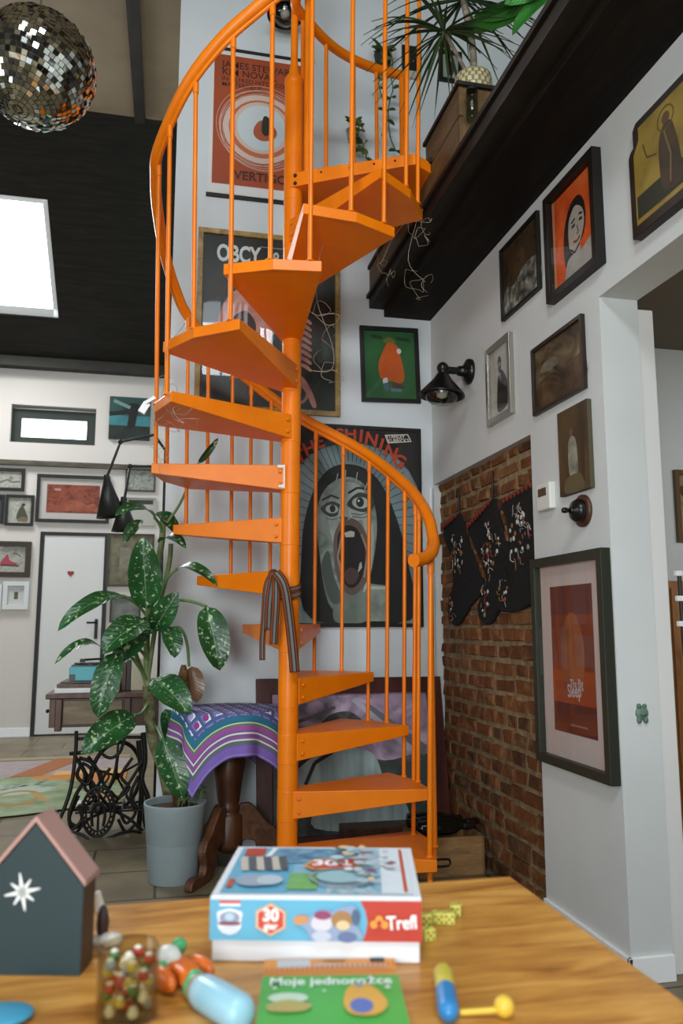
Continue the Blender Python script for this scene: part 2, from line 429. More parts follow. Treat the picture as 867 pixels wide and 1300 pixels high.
# small far window
mb = MB(); a, b, c, d = wx0+.0, wx1-.0, wz0+.0, wz1-.035; f = .105; yy = YF+.07
for q in ((a, a+f, c+.08, d-f), (b-f, b, c+.08, d-f), (a, b, c, c+.08), (a, b, d-f, d)): mb.bx(q[0], q[1], yy, yy+.06, q[2], q[3])
w2 = struct('window_2', mb, GREENBLACK)
mb = MB(); mb.bx(a+f, b-f, yy+.04, yy+.05, c+.08, d-f); mb.build('pane', EM('#f4fbff', 5.), w2)
# far door flush in the wall with a thin black casing
dl, dr, dt = -1.372, -.632, 2.23
mb = MB(); mb.bx(dl, dl+.045, YF-.02, YF+.01, 0, dt); mb.bx(dr-.045, dr, YF-.02, YF+.01, 0, dt); mb.bx(dl+.045, dr-.045, YF-.02, YF+.01, dt-.04, dt); mb.bx(dl+.045, dr-.045, YF-.02, YF+.01, 0, .02)
d1 = struct('door_1', mb, BLACK)
mb = MB(); mb.bx(dl+.045, dr-.045, YF-.012, YF+.01, .02, dt-.04); mb.build('door_leaf', P('#d2d2cf', .55), d1)
mb = MB(); mb.tube([(dr-.1, YF-.012, 1.22), (dr-.1, YF-.06, 1.22), (dr-.2, YF-.06, 1.22)], .011); mb.box((dr-.1, YF-.015, 1.15), (.035, .01, .22)); mb.build('door_handle', BLACK, d1)
mb = MB(); mb.bx(-4.0, dl, YF-.012, YF+.01, 0, .09); mb.bx(dr, .5, YF-.012, YF+.01, 0, .09); struct('baseboard_far', mb, WHITE)
# white conduit in the corner
mb = MB(); mb.tube([(XW-.02, YB-.016, .10), (XW-.02, YB-.016, 2.0)], .011); mb.box((XW-.022, YB-.018, .09), (.036, .03, .07)); struct('trim_5', mb, WHITE)
# door post in the opening and the room beyond
mb = MB(); mb.bx(XW+T, XW+T+.085, 2.60, 2.72, 0, 2.385); struct('trim_6', mb, P('#dcdcd8', .5), bevel=.004)
# mezzanine: soffit, stepped edge moulding, brown fascia board, deck
mb = MB(); mb.bx(1.262, 4.3, -3, YB, 3.055, 3.30); struct('ceiling_mezzanine', mb, m_wood('soffit_boards', ['#0d0a07','#16110b','#211a11'], (5,1,5), .7, 3., 2., .15, .1, (0, .19)))
mb = MB(); mb.bx(1.168, 1.27, -3, YB, 3.100, 3.16); mb.bx(1.150, 1.20, -3, YB, 3.16, 3.185); mb.bx(1.19, 1.27, 2.97, YB, 3.16, 3.345); mb.bx(1.19, 1.27, -3, 2.955, 3.16, 3.215); struct('trim_7', mb, DARKBEAM, bevel=.004)
mb = MB(); mb.bx(1.172, 1.19, 2.955, YB, 3.185, 3.35); mb.bx(1.172, 1.19, -3, 2.955, 3.185, 3.215); mb.bx(1.19, 1.40, 2.955, 2.97, 3.185, 3.35); struct('trim_8', mb, BROWNBOARD)
mb = MB(); mb.bx(1.160, 1.30, 3.31, YB, 3.35, 3.372); struct('trim_9', mb, DARKBEAM)
mb = MB(); mb.bx(XW+T, 4.2, -3, YB, 3.0, 3.05); struct('ceiling_next', mb, P('#6d6456', .8))
mb = MB(); mb.bx(1.27, 4.3, -3, YB, 3.30, 3.345); struct('floor_mezzanine', mb, NZ(('#4d3d2a','#6a5438'), 3., .6))

# ================================================================== SPIRAL STAIRCASE
PX, PY = .556, 3.603; RR = .632
stair = thing('spiral_staircase', 'bright orange metal spiral staircase with turned handrail winding up to the mezzanine', 'staircase', (PX, PY, 0))
def pt(r, a, z): return Vector((PX+r*math.cos(R_(a)), PY+r*math.sin(R_(a)), z))
ST = {1:-30, 2:-11, 3:15, 4:38, 5:66, 6:88, 7:108, 8:135, 9:168.5, 10:200, 11:235, 12:265, 13:297}
EN = {1:14, 2:30, 3:56, 4:76, 5:104, 6:129, 7:146, 8:176, 9:209, 10:242, 11:272, 12:305, 13:336}
def ztop(k): return .2407*k-.199+.126+.06
def zbot(k): return .2407*k-.199+.06
mb = MB(); mb.lathe([(.045, 0), (.045, zbot(14)+.60), (.045, zbot(14)+.619), (.045, zbot(14)+.62), (.047, zbot(14)+.625), (.047, zbot(14)+.65), (.03, zbot(14)+.68), (.026, zbot(14)+.69), (.019, zbot(14)+.74), (.018, zbot(14)+.76), (.018, 5.45)], (PX, PY, 0), n=36)
pole = mb.build('center_pole', ORANGE, stair)
for k in range(1, 15):      # sleeve joints
    mb = MB(); z = zbot(k); mb.lathe([(.0452, z-.001), (.0470, z), (.0470, z+.003), (.0452, z+.004)], (PX, PY, 0), n=36, cap=False); mb.build('sleeve_joint', ORANGE, pole)
mb = MB(); mb.lathe([(.16, 0), (.16, .012), (.05, .016)], (PX, PY, 0), n=36); mb.build('base_plate', ORANGE, stair)
for k in range(1, 14):
    a0, a1 = ST[k], EN[k]; am = a0+(a1-a0)*.52; zt = ztop(k); dp = .116; te = .046
    mid = R_((a0+a1)/2); side = Vector((-math.sin(mid), math.cos(mid), 0)); c0 = pt(0, 0, zt)
    Rk = .66 if k == 1 else RR
    def ring_pts(z_in, z_out, sh=0.):
        return [c0 + (-side)*.047 + Vector((math.cos(mid), math.sin(mid), 0))*.01, pt(Rk-sh, a0, 0), pt(Rk-sh, am, 0), pt(Rk-sh, a1, 0), c0 + side*.047 + Vector((math.cos(mid), math.sin(mid), 0))*.01], [z_in, z_out, z_out, z_out, z_in]
    tp, _ = ring_pts(0, 0)
    mb = MB(); A = [mb.vert((p.x, p.y, zt)) for p in tp]
    B = [mb.vert((p.x, p.y, zt-(dp if i in (0, 4) else te))) for i, p in enumerate(tp)]
    mb.face(A); mb.face(B[::-1])
    for i in range(5): mb.face((A[i], A[(i+1) % 5], B[(i+1) % 5], B[i]))
    tr = mb.build('tread', ORANGE, stair, bevel=.003)
    mb = MB(); mb.lathe([(.0462, zbot(k)+.003), (.0462, zbot(k)+.01), (.0462, ztop(k)-.006), (.0462, ztop(k)-.002), (.0455, ztop(k))], (PX, PY, 0), n=36, cap=False); mb.build('hub', ORANGE, tr)
    mb = MB()
    for aa, s_ in ((a0, -1), (a1, 1)):
        ed = (pt(Rk, aa, zt)-(c0+side*(.047*s_))); ed.z = 0; ed.normalize(); nn = Vector((ed.y, -ed.x, 0)) if s_ < 0 else Vector((-ed.y, ed.x, 0))
        for dz in (.03, .085):
            mb.lathe([(.0085, 0), (.0085, .004), (.005, .007)], c0+side*(.047*s_)+ed*.035-Vector((0,0,dz))+nn*.001, n=8, axis=nn)
    mb.build('bolts', ORANGE, tr)
    if k == 8:              # worn bare-metal bracket
        mb = MB(); aa = a1; ed = (pt(Rk, aa, zt)-(c0+side*.047)); ed.z = 0; ed.normalize(); nn = Vector((-ed.y, ed.x, 0))
        q = c0+side*.047+ed*.012+nn*.002
        mb.prism([q, q+ed*.035, q+ed*.035+V(0,0,-.012), q+ed*.008+V(0,0,-.014), q+ed*.008+V(0,0,-.09), q+ed*.03+V(0,0,-.093), q+ed*.03+V(0,0,-.104), q+V(0,0,-.108)], nn*.003); o = mb.build('bracket', P('#d8d3c8', .4), tr); o['label'] = 'bare pale metal bracket'
    if k == 5:
        o = None
# landing
zl = ztop(14); n_ = Vector((0,0,0))
poly = [pt(.05, 240, 0), pt(.615, -32.5, 0), V(1.172, 3.33, 0), V(1.172, 3.99, 0), pt(.06, 120, 0)]
mb = MB(); A = [mb.vert((p.x, p.y, zl)) for p in poly]; B = [mb.vert((p.x, p.y, zl-(.075 if i in (0, 4) else .055))) for i, p in enumerate(poly)]
mb.face(A); mb.face(B[::-1])
for i in range(5): mb.face((A[i], A[(i+1) % 5], B[(i+1) % 5], B[i]))
land = mb.build('landing_plate', ORANGE, stair, bevel=.003)
mb = MB(); e = (poly[1]-poly[0]).normalized(); nn = Vector((e.y, -e.x, 0))
for dz in (.02, .06): mb.lathe([(.009, 0), (.009, .005), (.005, .008)], Vector((poly[0].x, poly[0].y, zl-dz))+e*.03, n=8, axis=nn)
for u in (.16, .3, .42, .52): mb.lathe([(.006, 0), (.004, .003)], Vector((poly[0].x, poly[0].y, zl-.022))+e*u, n=8, axis=nn, m=BLACK)
mb.build('bolts', BLACK if False else ORANGE, land)
# handrail
HR = [(-40,1.455),(-30,1.475),(-20,1.53),(-12,1.60),(-4,1.69),(8,1.80),(22,1.92),(46,2.12),(76,2.325),(94,2.465),(115,2.62),(136,2.775),(147,2.89),(158,3.03),(170,3.18),(180,3.275),(191,3.345),(216,3.49),(233,3.625),(246,3.725),(258,3.83),(272,3.95),(290,4.11),(308,4.25),(322,4.33),(328,4.35)]
def rail_z(a):
    for (a0, z0), (a1, z1) in zip(HR, HR[1:]):
        if a0 <= a <= a1: return z0+(z1-z0)*(a-a0)/(a1-a0)
    return HR[-1][1] if a > HR[-1][0] else HR[0][1]
pts = [pt(.655-(.045 if a < -30 else .02 if a < -20 else 0), a, z) for a, z in HR]
rp = smooth_path(pts, 6)
mb = MB(); mb.tube(rp, [.027 if i > 10 else .029 for i in range(len(rp))], n=16); hand = mb.build('handrail', ORANGE, stair)
mb = MB(); sp0 = smooth_path([pt(.648, a, z-.033) for a, z in HR if a > -22], 6); mb.tube(sp0, .0105, n=10); mb.build('rail_strip', ORANGE, hand)
hm = P('#e07a14', .3, 0, .5)
def baluster(a, zlow, zhigh, r=.0098, rad=.620):
    mb = MB(); p = pt(rad, a, 0); q = pt(.645, a, 0)
    mb.lathe([(r*1.45, zlow), (r*1.45, zlow+.006), (r, zlow+.008)], (p.x, p.y, 0), n=12)
    b0_ = V(p.x, p.y, zlow+.004); b1_ = V(q.x, q.y, zhigh-.03); mb.tube([b0_, b1_], r, n=12); mb.tube([b1_+(b0_-b1_).normalized()*.055, b1_], r*1.3, n=12)
    return mb.build('baluster', ORANGE, stair)
for k in range(1, 14):
    zt = ztop(k); a0, a1 = ST[k], EN[k]; nxt = ST.get(k+1, 327.5)
    if k == 1: continue
    am = (a0+nxt)/2+3
    baluster(am, zt-.001, rail_z(am))
    a = nxt+2.8 if k < 13 else 329.5
    baluster(a, zt-.001, rail_z(min(a, 328)))      # passes the next tread's nosing and stands on this one
for a, z0, rd in ((-25.6, .19, .622), (-11.4, .19, .645)):
    baluster(a, ztop(1)-.001, rail_z(a)-.005, .0115, rd)
baluster(8.5, ztop(1)-.001, rail_z(8.5), .0105, .61)
mb = MB(); p = pt(.622, -25.6, 0); mb.lathe([(.012, .0), (.012, ztop(1)-.05)], (p.x, p.y, 0), n=12); mb.build('foot', ORANGE, stair)
# guard on the back edge of the landing
GP = [(0.550,3.546,4.260), (0.679,3.697,4.260), (0.832,3.822,4.260), (1.029,3.904,4.260), (1.245,3.935,4.260)]
gp = smooth_path([(GP[0][0]+.04, GP[0][1]-.1, 4.30)]+[(x, y, 4.26) for x, y, z in GP], 6)
mb = MB(); mb.tube(gp, .026, n=14); mb.build('guard_rail', ORANGE, stair)
for i, (u, r) in enumerate(((.30, .0105), (.50, .0105), (.72, .0105), (.86, .0105), (.985, .018))):
    q = gp[int(u*(len(gp)-1))]; mb = MB(); mb.lathe([(r, zl-.001), (r, q.z)], (q.x, q.y, 0), n=12); mb.build('baluster' if r < .015 else 'newel_post', ORANGE, stair)
q = Vector((0.597,3.549,3.308)); mb = MB(); mb.lathe([(.016, zl-.06), (.016, 4.75)], (.615, 3.55, 0), n=14); mb.build('newel_post', ORANGE, stair)

# ================================================================== FAIRY LIGHTS, SCARF
wire = P('#a89c88', .35, .6)
rw = random.Random(5)
def squiggle(c, n, sz, loops=1):
    pts = []; ph = rw.uniform(0, 6)
    for i in range(n*loops):
        a = ph+2*PI*i/n*rw.uniform(.85, 1.1)
        pts.append(Vector(c)+Vector((math.cos(a)*sz*rw.uniform(.6,1), rw.uniform(-.02,.02), math.sin(a)*sz*rw.uniform(.6,1)))+Vector((i*.004, 0, -i*.006)))
    return pts
mb = MB()
for c, sz, lp in (((-0.035,3.444,2.092),.05,2), ((-0.004,3.375,2.162),.055,2), ((-0.062,3.517,1.985),.04,2), ((-0.039,3.373,2.229),.05,1), ((-0.019,3.523,1.883),.04,1), ((0.029,3.323,2.115),.05,2)):
    mb.tube(smooth_path(squiggle(c, 7, sz, lp), 4), .0009, wire, 5)
mb.tube(smooth_path([(-0.068,3.508,2.054), (-0.037,3.436,2.149), (-0.024,3.384,2.268), (-0.017,3.309,2.348), (0.029,3.250,2.399), (0.080,3.160,2.443)], 5), .0011, wire, 5)
mb.box((-0.108,3.427,2.108), (.03,.02,.05), WHITE, Matrix.Rotation(.5, 3, 'Y')); mb.box((-0.083,3.416,2.141), (.045,.018,.014), WHITE, Matrix.Rotation(-.6, 3, 'Y'))
tag(mb.build('fairy_lights'), 'thin silver wire fairy lights with white battery pack tangled around the left treads', 'string lights')
mb = MB()
for c, sz, lp in (((0.615,3.279,2.585),.06,2), ((0.667,3.305,2.472),.05,1), ((0.652,3.355,2.362),.05,2), ((0.546,3.172,2.711),.03,1)):
    mb.tube(smooth_path(squiggle(c, 8, sz, lp), 4), .0009, wire, 5)
mb.tube(smooth_path([(0.641,3.182,2.852), (0.611,3.204,2.751), (0.615,3.276,2.602), (0.689,3.290,2.397), (0.685,3.306,2.294), (0.590,3.327,2.294)], 5), .0011, wire, 5)
tag(mb.build('fairy_lights'), 'loose loops of silver wire lights beside the centre pole before the dark poster', 'string lights')
mb = MB()
for c, sz, lp in (((1.086,3.365,3.053),.04,2), ((0.943,3.421,2.887),.036,2), ((1.068,3.355,2.792),.05,2), ((1.140,3.340,2.785),.04,1), ((1.102,3.350,3.126),.04,2)):
    mb.tube(smooth_path(squiggle(c, 8, sz, lp), 4), .0009, wire, 5)
mb.tube(smooth_path([(0.809,3.179,2.972), (0.881,3.274,2.925), (0.943,3.423,2.869), (1.004,3.391,2.997), (1.110,3.351,3.108), (1.073,3.392,2.887), (1.140,3.343,2.763)], 5), .0011, wire, 5)
tag(mb.build('fairy_lights'), 'silver wire light loops dangling under the mezzanine edge at the top of the stairs', 'string lights')
def m_stripe(name, cols, axis=0, width=.02, kind='UV', rough=.85):
    t = NT(name); b = t.bsdf(rough, 0, .2); co = t.coord(kind); sp = t.add('ShaderNodeSeparateXYZ'); t.link(co, sp.inputs[0])
    q = len(cols); f = t.math('FRACT', t.math('DIVIDE', sp.outputs[axis], width))
    w = t.add('ShaderNodeTexChecker'); w.inputs['Scale'].default_value = 90; t.link(co, w.inputs[0])
    c = t.ramp(f, [(i/q, x) for i, x in enumerate(cols)], True); t.link(t.mixc(t.math('MULTIPLY', w.outputs[1], .35), c, '#4a3a2c'), b.inputs['Base Color']); return t.m
SCARF = m_stripe('woven_stripes', ['#5a2f1a','#8a4420','#3a2c24','#6f6f70','#7d7d7c','#2f2c2c','#9a5526','#4a2a1c'], 0, 1.)
def ribbon(mb, pts, w, m, wd=None, k=5):
    pts = smooth_path(pts, k); prev = None; n = len(pts); L = 0
    for i, p in enumerate(pts):
        t = (pts[min(i+1, n-1)]-pts[max(i-1, 0)]).normalized(); d = Vector(wd) if wd is not None else Vector((1,0,0)); d = (d-t*d.dot(t)).normalized()
        if i: L += (p-pts[i-1]).length
        a = mb.vert(p-d*w/2); b = mb.vert(p+d*w/2); mb.uv[a] = (0.02, L); mb.uv[b] = (.98, L)
        if prev: mb.face((prev[0], prev[1], b, a), m, True)
        prev = (a, b)
sc_root = thing('scarf', 'woven striped scarf knotted around the orange centre pole with hanging ends', 'scarf', (PX-.05, PY-.06, 1.1))
mb = MB()
for dz, r in ((1.325, .054), (1.355, .053)):
    pr = None
    for i in range(25):
        a = 2*PI*i/24; p = Vector((PX+r*math.cos(a), PY+r*math.sin(a), dz+.012*math.sin(a)+.01*math.cos(a)))
        A = mb.vert(p-V(0,0,.014)); B = mb.vert(p+V(0,0,.014)); mb.uv[A] = (.02, i*.01); mb.uv[B] = (.98, i*.01)
        if pr: mb.face((pr[0], A, B, pr[1]), SCARF, True)
        pr = (A, B)
mb.build('wrap', None, sc_root)
kx, ky, kz = (0.469,3.505,1.407)
mb = MB(); mb.ball((kx, ky, kz), .024, SCARF, 12, (1,.8,1)); mb.build('knot', SCARF, sc_root)
for pp, w in (([(0.462,3.485,1.413), (0.436,3.490,1.351), (0.431,3.521,1.214), (0.429,3.547,1.111), (0.431,3.558,1.032)], .026), ([(0.469,3.484,1.406), (0.454,3.493,1.300), (0.453,3.524,1.163)], .042), ([(0.475,3.473,1.406), (0.476,3.470,1.282), (0.474,3.498,1.163), (0.473,3.508,1.102)], .036), ([(0.473,3.462,1.412), (0.511,3.452,1.350), (0.540,3.479,1.197), (0.558,3.495,1.061), (0.567,3.504,0.982)], .044)):
    mb = MB(); ribbon(mb, pp, w, SCARF, (1,0,0)); o = mb.build('scarf_end', None, sc_root, fix=False); md = o.modifiers.new('th', 'SOLIDIFY'); md.thickness = .004

# ================================================================== BACK WALL PICTURES
VO = NZ(('#984525','#a54e2b'), 3., .5)
v_items = [('text', 'JAMES STEWART', .08, .925, .043, .84, 'LEFT', 0, .02, '#3a221a'), ('text', 'KIM NOVAK', .08, .865, .043, .6, 'LEFT', 0, .02, '#3a221a'),
 ('text', "IN ALFRED HITCHCOCK'S", .08, .81, .028, .80, 'LEFT', 0, .02, '#4a2a1d'), ('text', 'MASTERPIECE', .08, .768, .028, .6, 'LEFT', 0, .02, '#4a2a1d')]
for i in range(11): v_items.append(('ring', .5+.025*math.sin(i), .45+.02*math.cos(i*1.7), .47-.012*i, .32-.009*i, .010, '#d5b3a3'))
v_items += [('ell', .5, .45, .40, .265, '#cfb9ad'), ('ell', .5, .45, .34, .225, '#b86a48'), ('ell', .5, .46, .30, .20, '#cdb5a8'), ('ell', .5, .46, .255, .175, '#c3d0d2'),
 ('blob', [(.42,.40),(.5,.36),(.62,.38),(.66,.44),(.6,.50),(.5,.52),(.43,.47)], '#a8583a'), ('blob', [(.5,.44),(.55,.40),(.6,.46),(.58,.54),(.52,.55)], '#2c3028'),
 ('text', 'VERTIGO', .5, .075, .055, .86, 'CENTER', 0, .03, '#4a2c1e')]
tlv = Vector((0.159,4.493,4.688)); brv = Vector((0.786,4.493,3.722))
vp = thing('film_poster', 'orange film poster with pale rings hung between dark rails behind the top of the stairs', 'poster', ((tlv.x+brv.x)/2, YB, brv.z))
W_v = .63; H_v = tlv.z-brv.z-.03; O_v = Vector((tlv.x+.02, YB-.003, brv.z+.02))
mb = MB(); art(mb, lambda u, v, n: O_v+V(u, -n, v), W_v, H_v, (), P('#d6d8d6', .5), 0); mb.build('paper', None, vp, fix=False)
mb = MB(); art(mb, lambda u, v, n: O_v+V(.022+u, -n-.001, .06+v), W_v-.044, H_v-.085, v_items, VO, 0); mb.build('print', None, vp, fix=False)
for z_, nm in ((tlv.z, .012), (brv.z, .022)):
    mb = MB(); mb.box((tlv.x+W_v/2+.02, YB-.009, z_+.0), (W_v+.02, .016, nm)); mb.build('hanger_rail', BLACK, vp, bevel=.002)

GOLD = m_wood('pale_gold_frame', ['#7d6538','#9a8049','#b3985c'], (3,3,3), .4, 6.)
DKG = NZ(('#141a16','#1d2620','#2a332c'), 2.5, .4)
ob_items = [('text', 'OBCY', .10, .89, .10, .33, 'LEFT', 0, .05, '#cfd6d4'), ('text', '- 8 pasażer', .46, .885, .075, .45, 'LEFT', 0, .04, '#b9c2c0'), ('text', 'Ridley Scott', .42, .95, .02, .3, 'LEFT', 0, 0, '#9aa5a2') if False else ('line', [(.42,.952),(.78,.952)], .006, '#7d8985')]
pk = NZ(('#8f5a50','#b57c6e','#caa093'), 9., .5)
for i in range(8):      # a bank of curved pinkish bands
    y0 = .53-.040*i
    ob_items.append(('blob', [(.62,y0),(.70,y0+.026),(.77,y0+.020),(.82,y0-.008),(.81,y0-.022),(.75,y0+.003),(.69,y0+.007)], pk))
ob_items += [('blob', [(.14,.56),(.30,.70),(.46,.62),(.52,.42),(.44,.24),(.26,.16),(.12,.28)], pk), ('blob', [(.22,.50),(.32,.56),(.40,.48),(.36,.38),(.24,.40)], '#3a2a2a'), ('blob', [(.66,.16),(.74,.20),(.82,.12),(.86,.03),(.83,.02),(.78,.10),(.72,.15)], pk), ('ring', .72, .10, .08, .07, .25, '#9d7468'), ('blob', [(.86,.36),(.92,.42),(.94,.34),(.88,.28)], '#39453c')]
framed('framed_poster', 'large dark film poster with pinkish ribbed shape in a pale gold frame behind the stairs', 'poster', 'B', (0.132,4.493,3.504), (0.984,4.493,2.406), .03, .025, GOLD, 0, None, DKG, ob_items, True)

gi = [('blob', [(.50,.86),(.66,.78),(.72,.62),(.78,.36),(.72,.24),(.55,.26),(.32,.30),(.28,.50),(.36,.68),(.44,.80)], NZ(('#b54a12','#c9601a'), 8., .7)), ('blob', [(.38,.86),(.5,.92),(.62,.86),(.6,.83),(.42,.83)], '#6d6a34'),
 ('ell', .69, .71, .045, .04, '#c9c9c0'), ('blob', [(.36,.29),(.44,.31),(.44,.22),(.36,.22)], '#c9ccc8'), ('poly', [(.34,.22),(.44,.24),(.48,.13),(.38,.12)], '#4d5f70'), ('blob', [(.55,.24),(.75,.2),(.74,.16),(.56,.17)], '#4a3424'), ('poly', [(.5,.16),(.72,.15),(.72,.11),(.5,.11)], '#59708a'),
 ('line', [(.15,.92),(.36,.9)], .02, '#1e3a24'), ('line', [(.64,.9),(.9,.88)], .02, '#1e3a24')]
framed('framed_picture', 'green picture of a round orange figure in a black frame beside the wall lamp', 'picture', 'B', (1.111,4.493,2.987), (1.480,4.493,2.514), .024, .022, BLACK, 0, None, NZ(('#1d4a26','#28602f','#2a5a34'), 5., .6), gi, True, roll=1.6)

face = NZ(('#79857c','#97a39a','#b4bdb3'), 5., .6, dist=1.)
sh = []
for i in range(40):
    a = PI*(i/39*1.25-.125); sh.append(('line', [(.47+.30*math.cos(a), .50+.33*math.sin(a)), (.47+.52*math.cos(a), .50+.50*math.sin(a))], .004, '#2b3533'))
hb = [('rect', 0, .0, 1, 1, NZ(('#6f8487','#7d9496'), 4., .6))] + sh
hb += [('poly', [(0,1),(1,1),(1,.70),(.93,.79),(.84,.855),(.72,.90),(.58,.925),(.42,.925),(.28,.9),(.16,.855),(.07,.79),(0,.70)], '#1c1614')]
for i, ch in enumerate('THE SHINING'):
    a = R_(128-7.6*i); hb.append(('text', ch, .47+.62*math.cos(a), .36+.62*math.sin(a)*.98-(.0), .075, 0, 'CENTER', (90-math.degrees(a))*-.75, .04, '#b5401f'))
hb += [('blob', [(.18,.02),(.10,.35),(.16,.62),(.30,.78),(.50,.81),(.68,.74),(.82,.55),(.92,.28),(.93,.02)], '#191b19'),
 ('blob', [(.30,.10),(.23,.36),(.21,.56),(.29,.69),(.45,.745),(.60,.69),(.67,.54),(.65,.34),(.57,.14),(.44,.06)], NZ(('#4f5b54','#75817a','#8f9b93'), 7., .6, dist=2.)),
 ('blob', [(.34,.40),(.29,.56),(.34,.67),(.46,.72),(.57,.67),(.62,.54),(.58,.40),(.56,.52),(.46,.50),(.38,.52)], face),
 ('blob', [(.34,.02),(.44,.0),(.60,.02),(.61,.16),(.46,.20),(.36,.14)], NZ(('#56625a','#7d897f'), 6.)), ('blob', [(.25,.30),(.30,.36),(.34,.24),(.40,.12),(.33,.10),(.27,.2)], '#47524c'), ('blob', [(.60,.46),(.64,.50),(.645,.36),(.60,.2),(.565,.16),(.60,.3)], '#a5b0a6'),
 ('blob', [(.35,.46),(.44,.53),(.55,.50),(.62,.37),(.59,.21),(.48,.14),(.38,.20),(.34,.34)], '#5f5149'), ('blob', [(.375,.45),(.445,.495),(.53,.465),(.58,.36),(.555,.23),(.475,.175),(.40,.225),(.37,.36)], '#17110f'),
 ('poly', [(.42,.455),(.47,.467),(.50,.46),(.495,.435),(.43,.432)], '#b5b4a5'), ('poly', [(.52,.25),(.555,.28),(.55,.31),(.535,.30)], '#a5a494'), ('blob', [(.42,.25),(.47,.28),(.53,.25),(.50,.20),(.44,.20)], '#4a3833'), ('line', [(.40,.44),(.37,.33),(.41,.22)], .012, '#8a7a70'), ('line', [(.55,.45),(.60,.36),(.57,.23)], .012, '#8a7a70'),
 ('blob', [(.24,.575),(.32,.615),(.40,.59),(.38,.55),(.31,.535)], '#333b37'), ('ell', .325, .575, .048, .022, '#9aa59c'), ('ell', .33, .577, .022, .019, '#222522'), ('blob', [(.44,.60),(.53,.665),(.64,.64),(.64,.585),(.55,.565)], '#333b37'), ('ell', .545, .612, .066, .030, '#a5b0a6'), ('ell', .54, .615, .030, .026, '#20231f'), ('ell', .53, .622, .008, .006, '#c5ccc4'),
 ('line', [(.45,.66),(.52,.69),(.60,.685)], .012, '#1f2421'), ('line', [(.25,.62),(.32,.645),(.38,.63)], .010, '#1f2421'), ('line', [(.47,.555),(.55,.55),(.62,.57)], .006, '#55605a'), ('line', [(.48,.54),(.56,.535),(.62,.55)], .005, '#55605a'), ('line', [(.27,.53),(.33,.52),(.38,.535)], .005, '#55605a'),
 ('blob', [(.39,.60),(.43,.61),(.455,.55),(.46,.525),(.40,.515),(.37,.53)], '#8d9a91'), ('blob', [(.38,.53),(.41,.54),(.45,.53),(.42,.515)], '#3f4843'), ('line', [(.35,.70),(.37,.76)], .006, '#8d978e'), ('line', [(.42,.70),(.43,.78)], .006, '#8d978e'), ('line', [(.50,.69),(.52,.77)], .006, '#8d978e'), ('line', [(.57,.67),(.61,.74)], .006, '#8d978e'),
 ('poly', [(.60,.20),(.74,.19),(.75,.01),(.60,.01)], NZ(('#6a766c','#98a498'), 12.)), ('rect', .62, .17, .73, .185, '#b5bdb3'),
 ('poly', [(.735,.975),(.92,.985),(.95,.945),(.76,.93)], '#cfcac0'), ('poly', [(.745,.97),(.915,.98),(.94,.948),(.765,.936)], '#1c1614'), ('text', "STANLEY", .82, .967, .020, .15, 'CENTER', 3, .03, '#cfcac0'), ('text', "KUBRICK'S", .845, .947, .020, .17, 'CENTER', 3, .03, '#cfcac0')]
framed('framed_poster', 'film poster of a wide-mouthed pale face in a black frame behind the lower handrail', 'poster', 'B', (0.659,4.493,2.359), (1.482,4.493,1.175), .022, .022, BLACK, 0, None, P('#1c1614'), hb, True)

# large painting leaning on the wall under the stairs
pr = thing('large_painting', 'large pink and grey abstract painting in a mahogany frame leaning under the stairs', 'painting', (1.0, 4.33, 0))
q0 = V(.505, 4.30, .005); UU = V(1,0,0); VV = V(0, .17, .92).normalized(); NN = V(0, -.92, .17).normalized(); w, h, fw, dp = 1.06, .90, .085, .03
def fr(u, v, n): return q0+UU*u+VV*v+NN*n
mb = MB(); o4 = [(0,0),(w,0),(w,h),(0,h)]; i4 = [(fw,fw),(w-fw,fw),(w-fw,h-fw),(fw,h-fw)]
ob = [mb.vert(fr(u,v,0)) for u, v in o4]; of = [mb.vert(fr(u,v,dp)) for u, v in o4]; jf = [mb.vert(fr(u,v,dp)) for u, v in i4]; jb = [mb.vert(fr(u,v,0)) for u, v in i4]
for i in range(4):
    j = (i+1) % 4; mb.face((ob[i],ob[j],of[j],of[i])); mb.face((of[i],of[j],jf[j],jf[i])); mb.face((jf[i],jf[j],jb[j],jb[i])); mb.face((jb[i],jb[j],ob[j],ob[i]))
mb.build('frame', MAHOG, pr, .003)
PG = NZ(('#56535a','#8d7f90','#b59ab5','#c9bccb'), 3.4, .6, (1,1,1.6), dist=2.)
PW = NZ(('#7d8f90','#9db4b2','#b9cbc8'), 4., .6, (4,1,.6)); PD = NZ(('#27302d','#3b4442','#5b6061'), 6., .6, dist=1.5)
pit = [('blob', [(.0,.55),(.25,.62),(.45,.60),(.7,.50),(1,.52),(1,.0),(0,.0)], PD), ('blob', [(.05,.30),(.22,.52),(.44,.60),(.62,.56),(.68,.40),(.70,.28),(.4,.22),(.18,.18)], PW), ('blob', [(.28,.72),(.36,.84),(.50,.86),(.60,.74),(.55,.64),(.38,.62)], PD), ('poly', [(.55,.9),(.62,.92),(.98,.6),(.96,.52)], '#6c6a73'),
 ('poly', [(.50,.95),(.54,.96),(.9,.58),(.86,.56)], '#aaa7b4'), ('blob', [(.25,.05),(.35,.28),(.6,.30),(.78,.26),(.8,.03)], PW), ('line', [(.02,.75),(.25,.83),(.4,.9)], .02, '#5c5560'), ('line', [(.05,.62),(.2,.7)], .03, '#c3b0c4'), ('blob', [(.8,.36),(.88,.48),(.98,.5),(.99,.3),(.88,.22)], '#3a4947'), ('line', [(.2,.35),(.26,.5),(.38,.58)], .02, '#2c2a30')]
mb = MB(); art(mb, lambda u, v, n: fr(fw+u, fw+v, n), w-2*fw, h-2*fw, pit, PG, .006); mb.build('canvas', None, pr, fix=False)

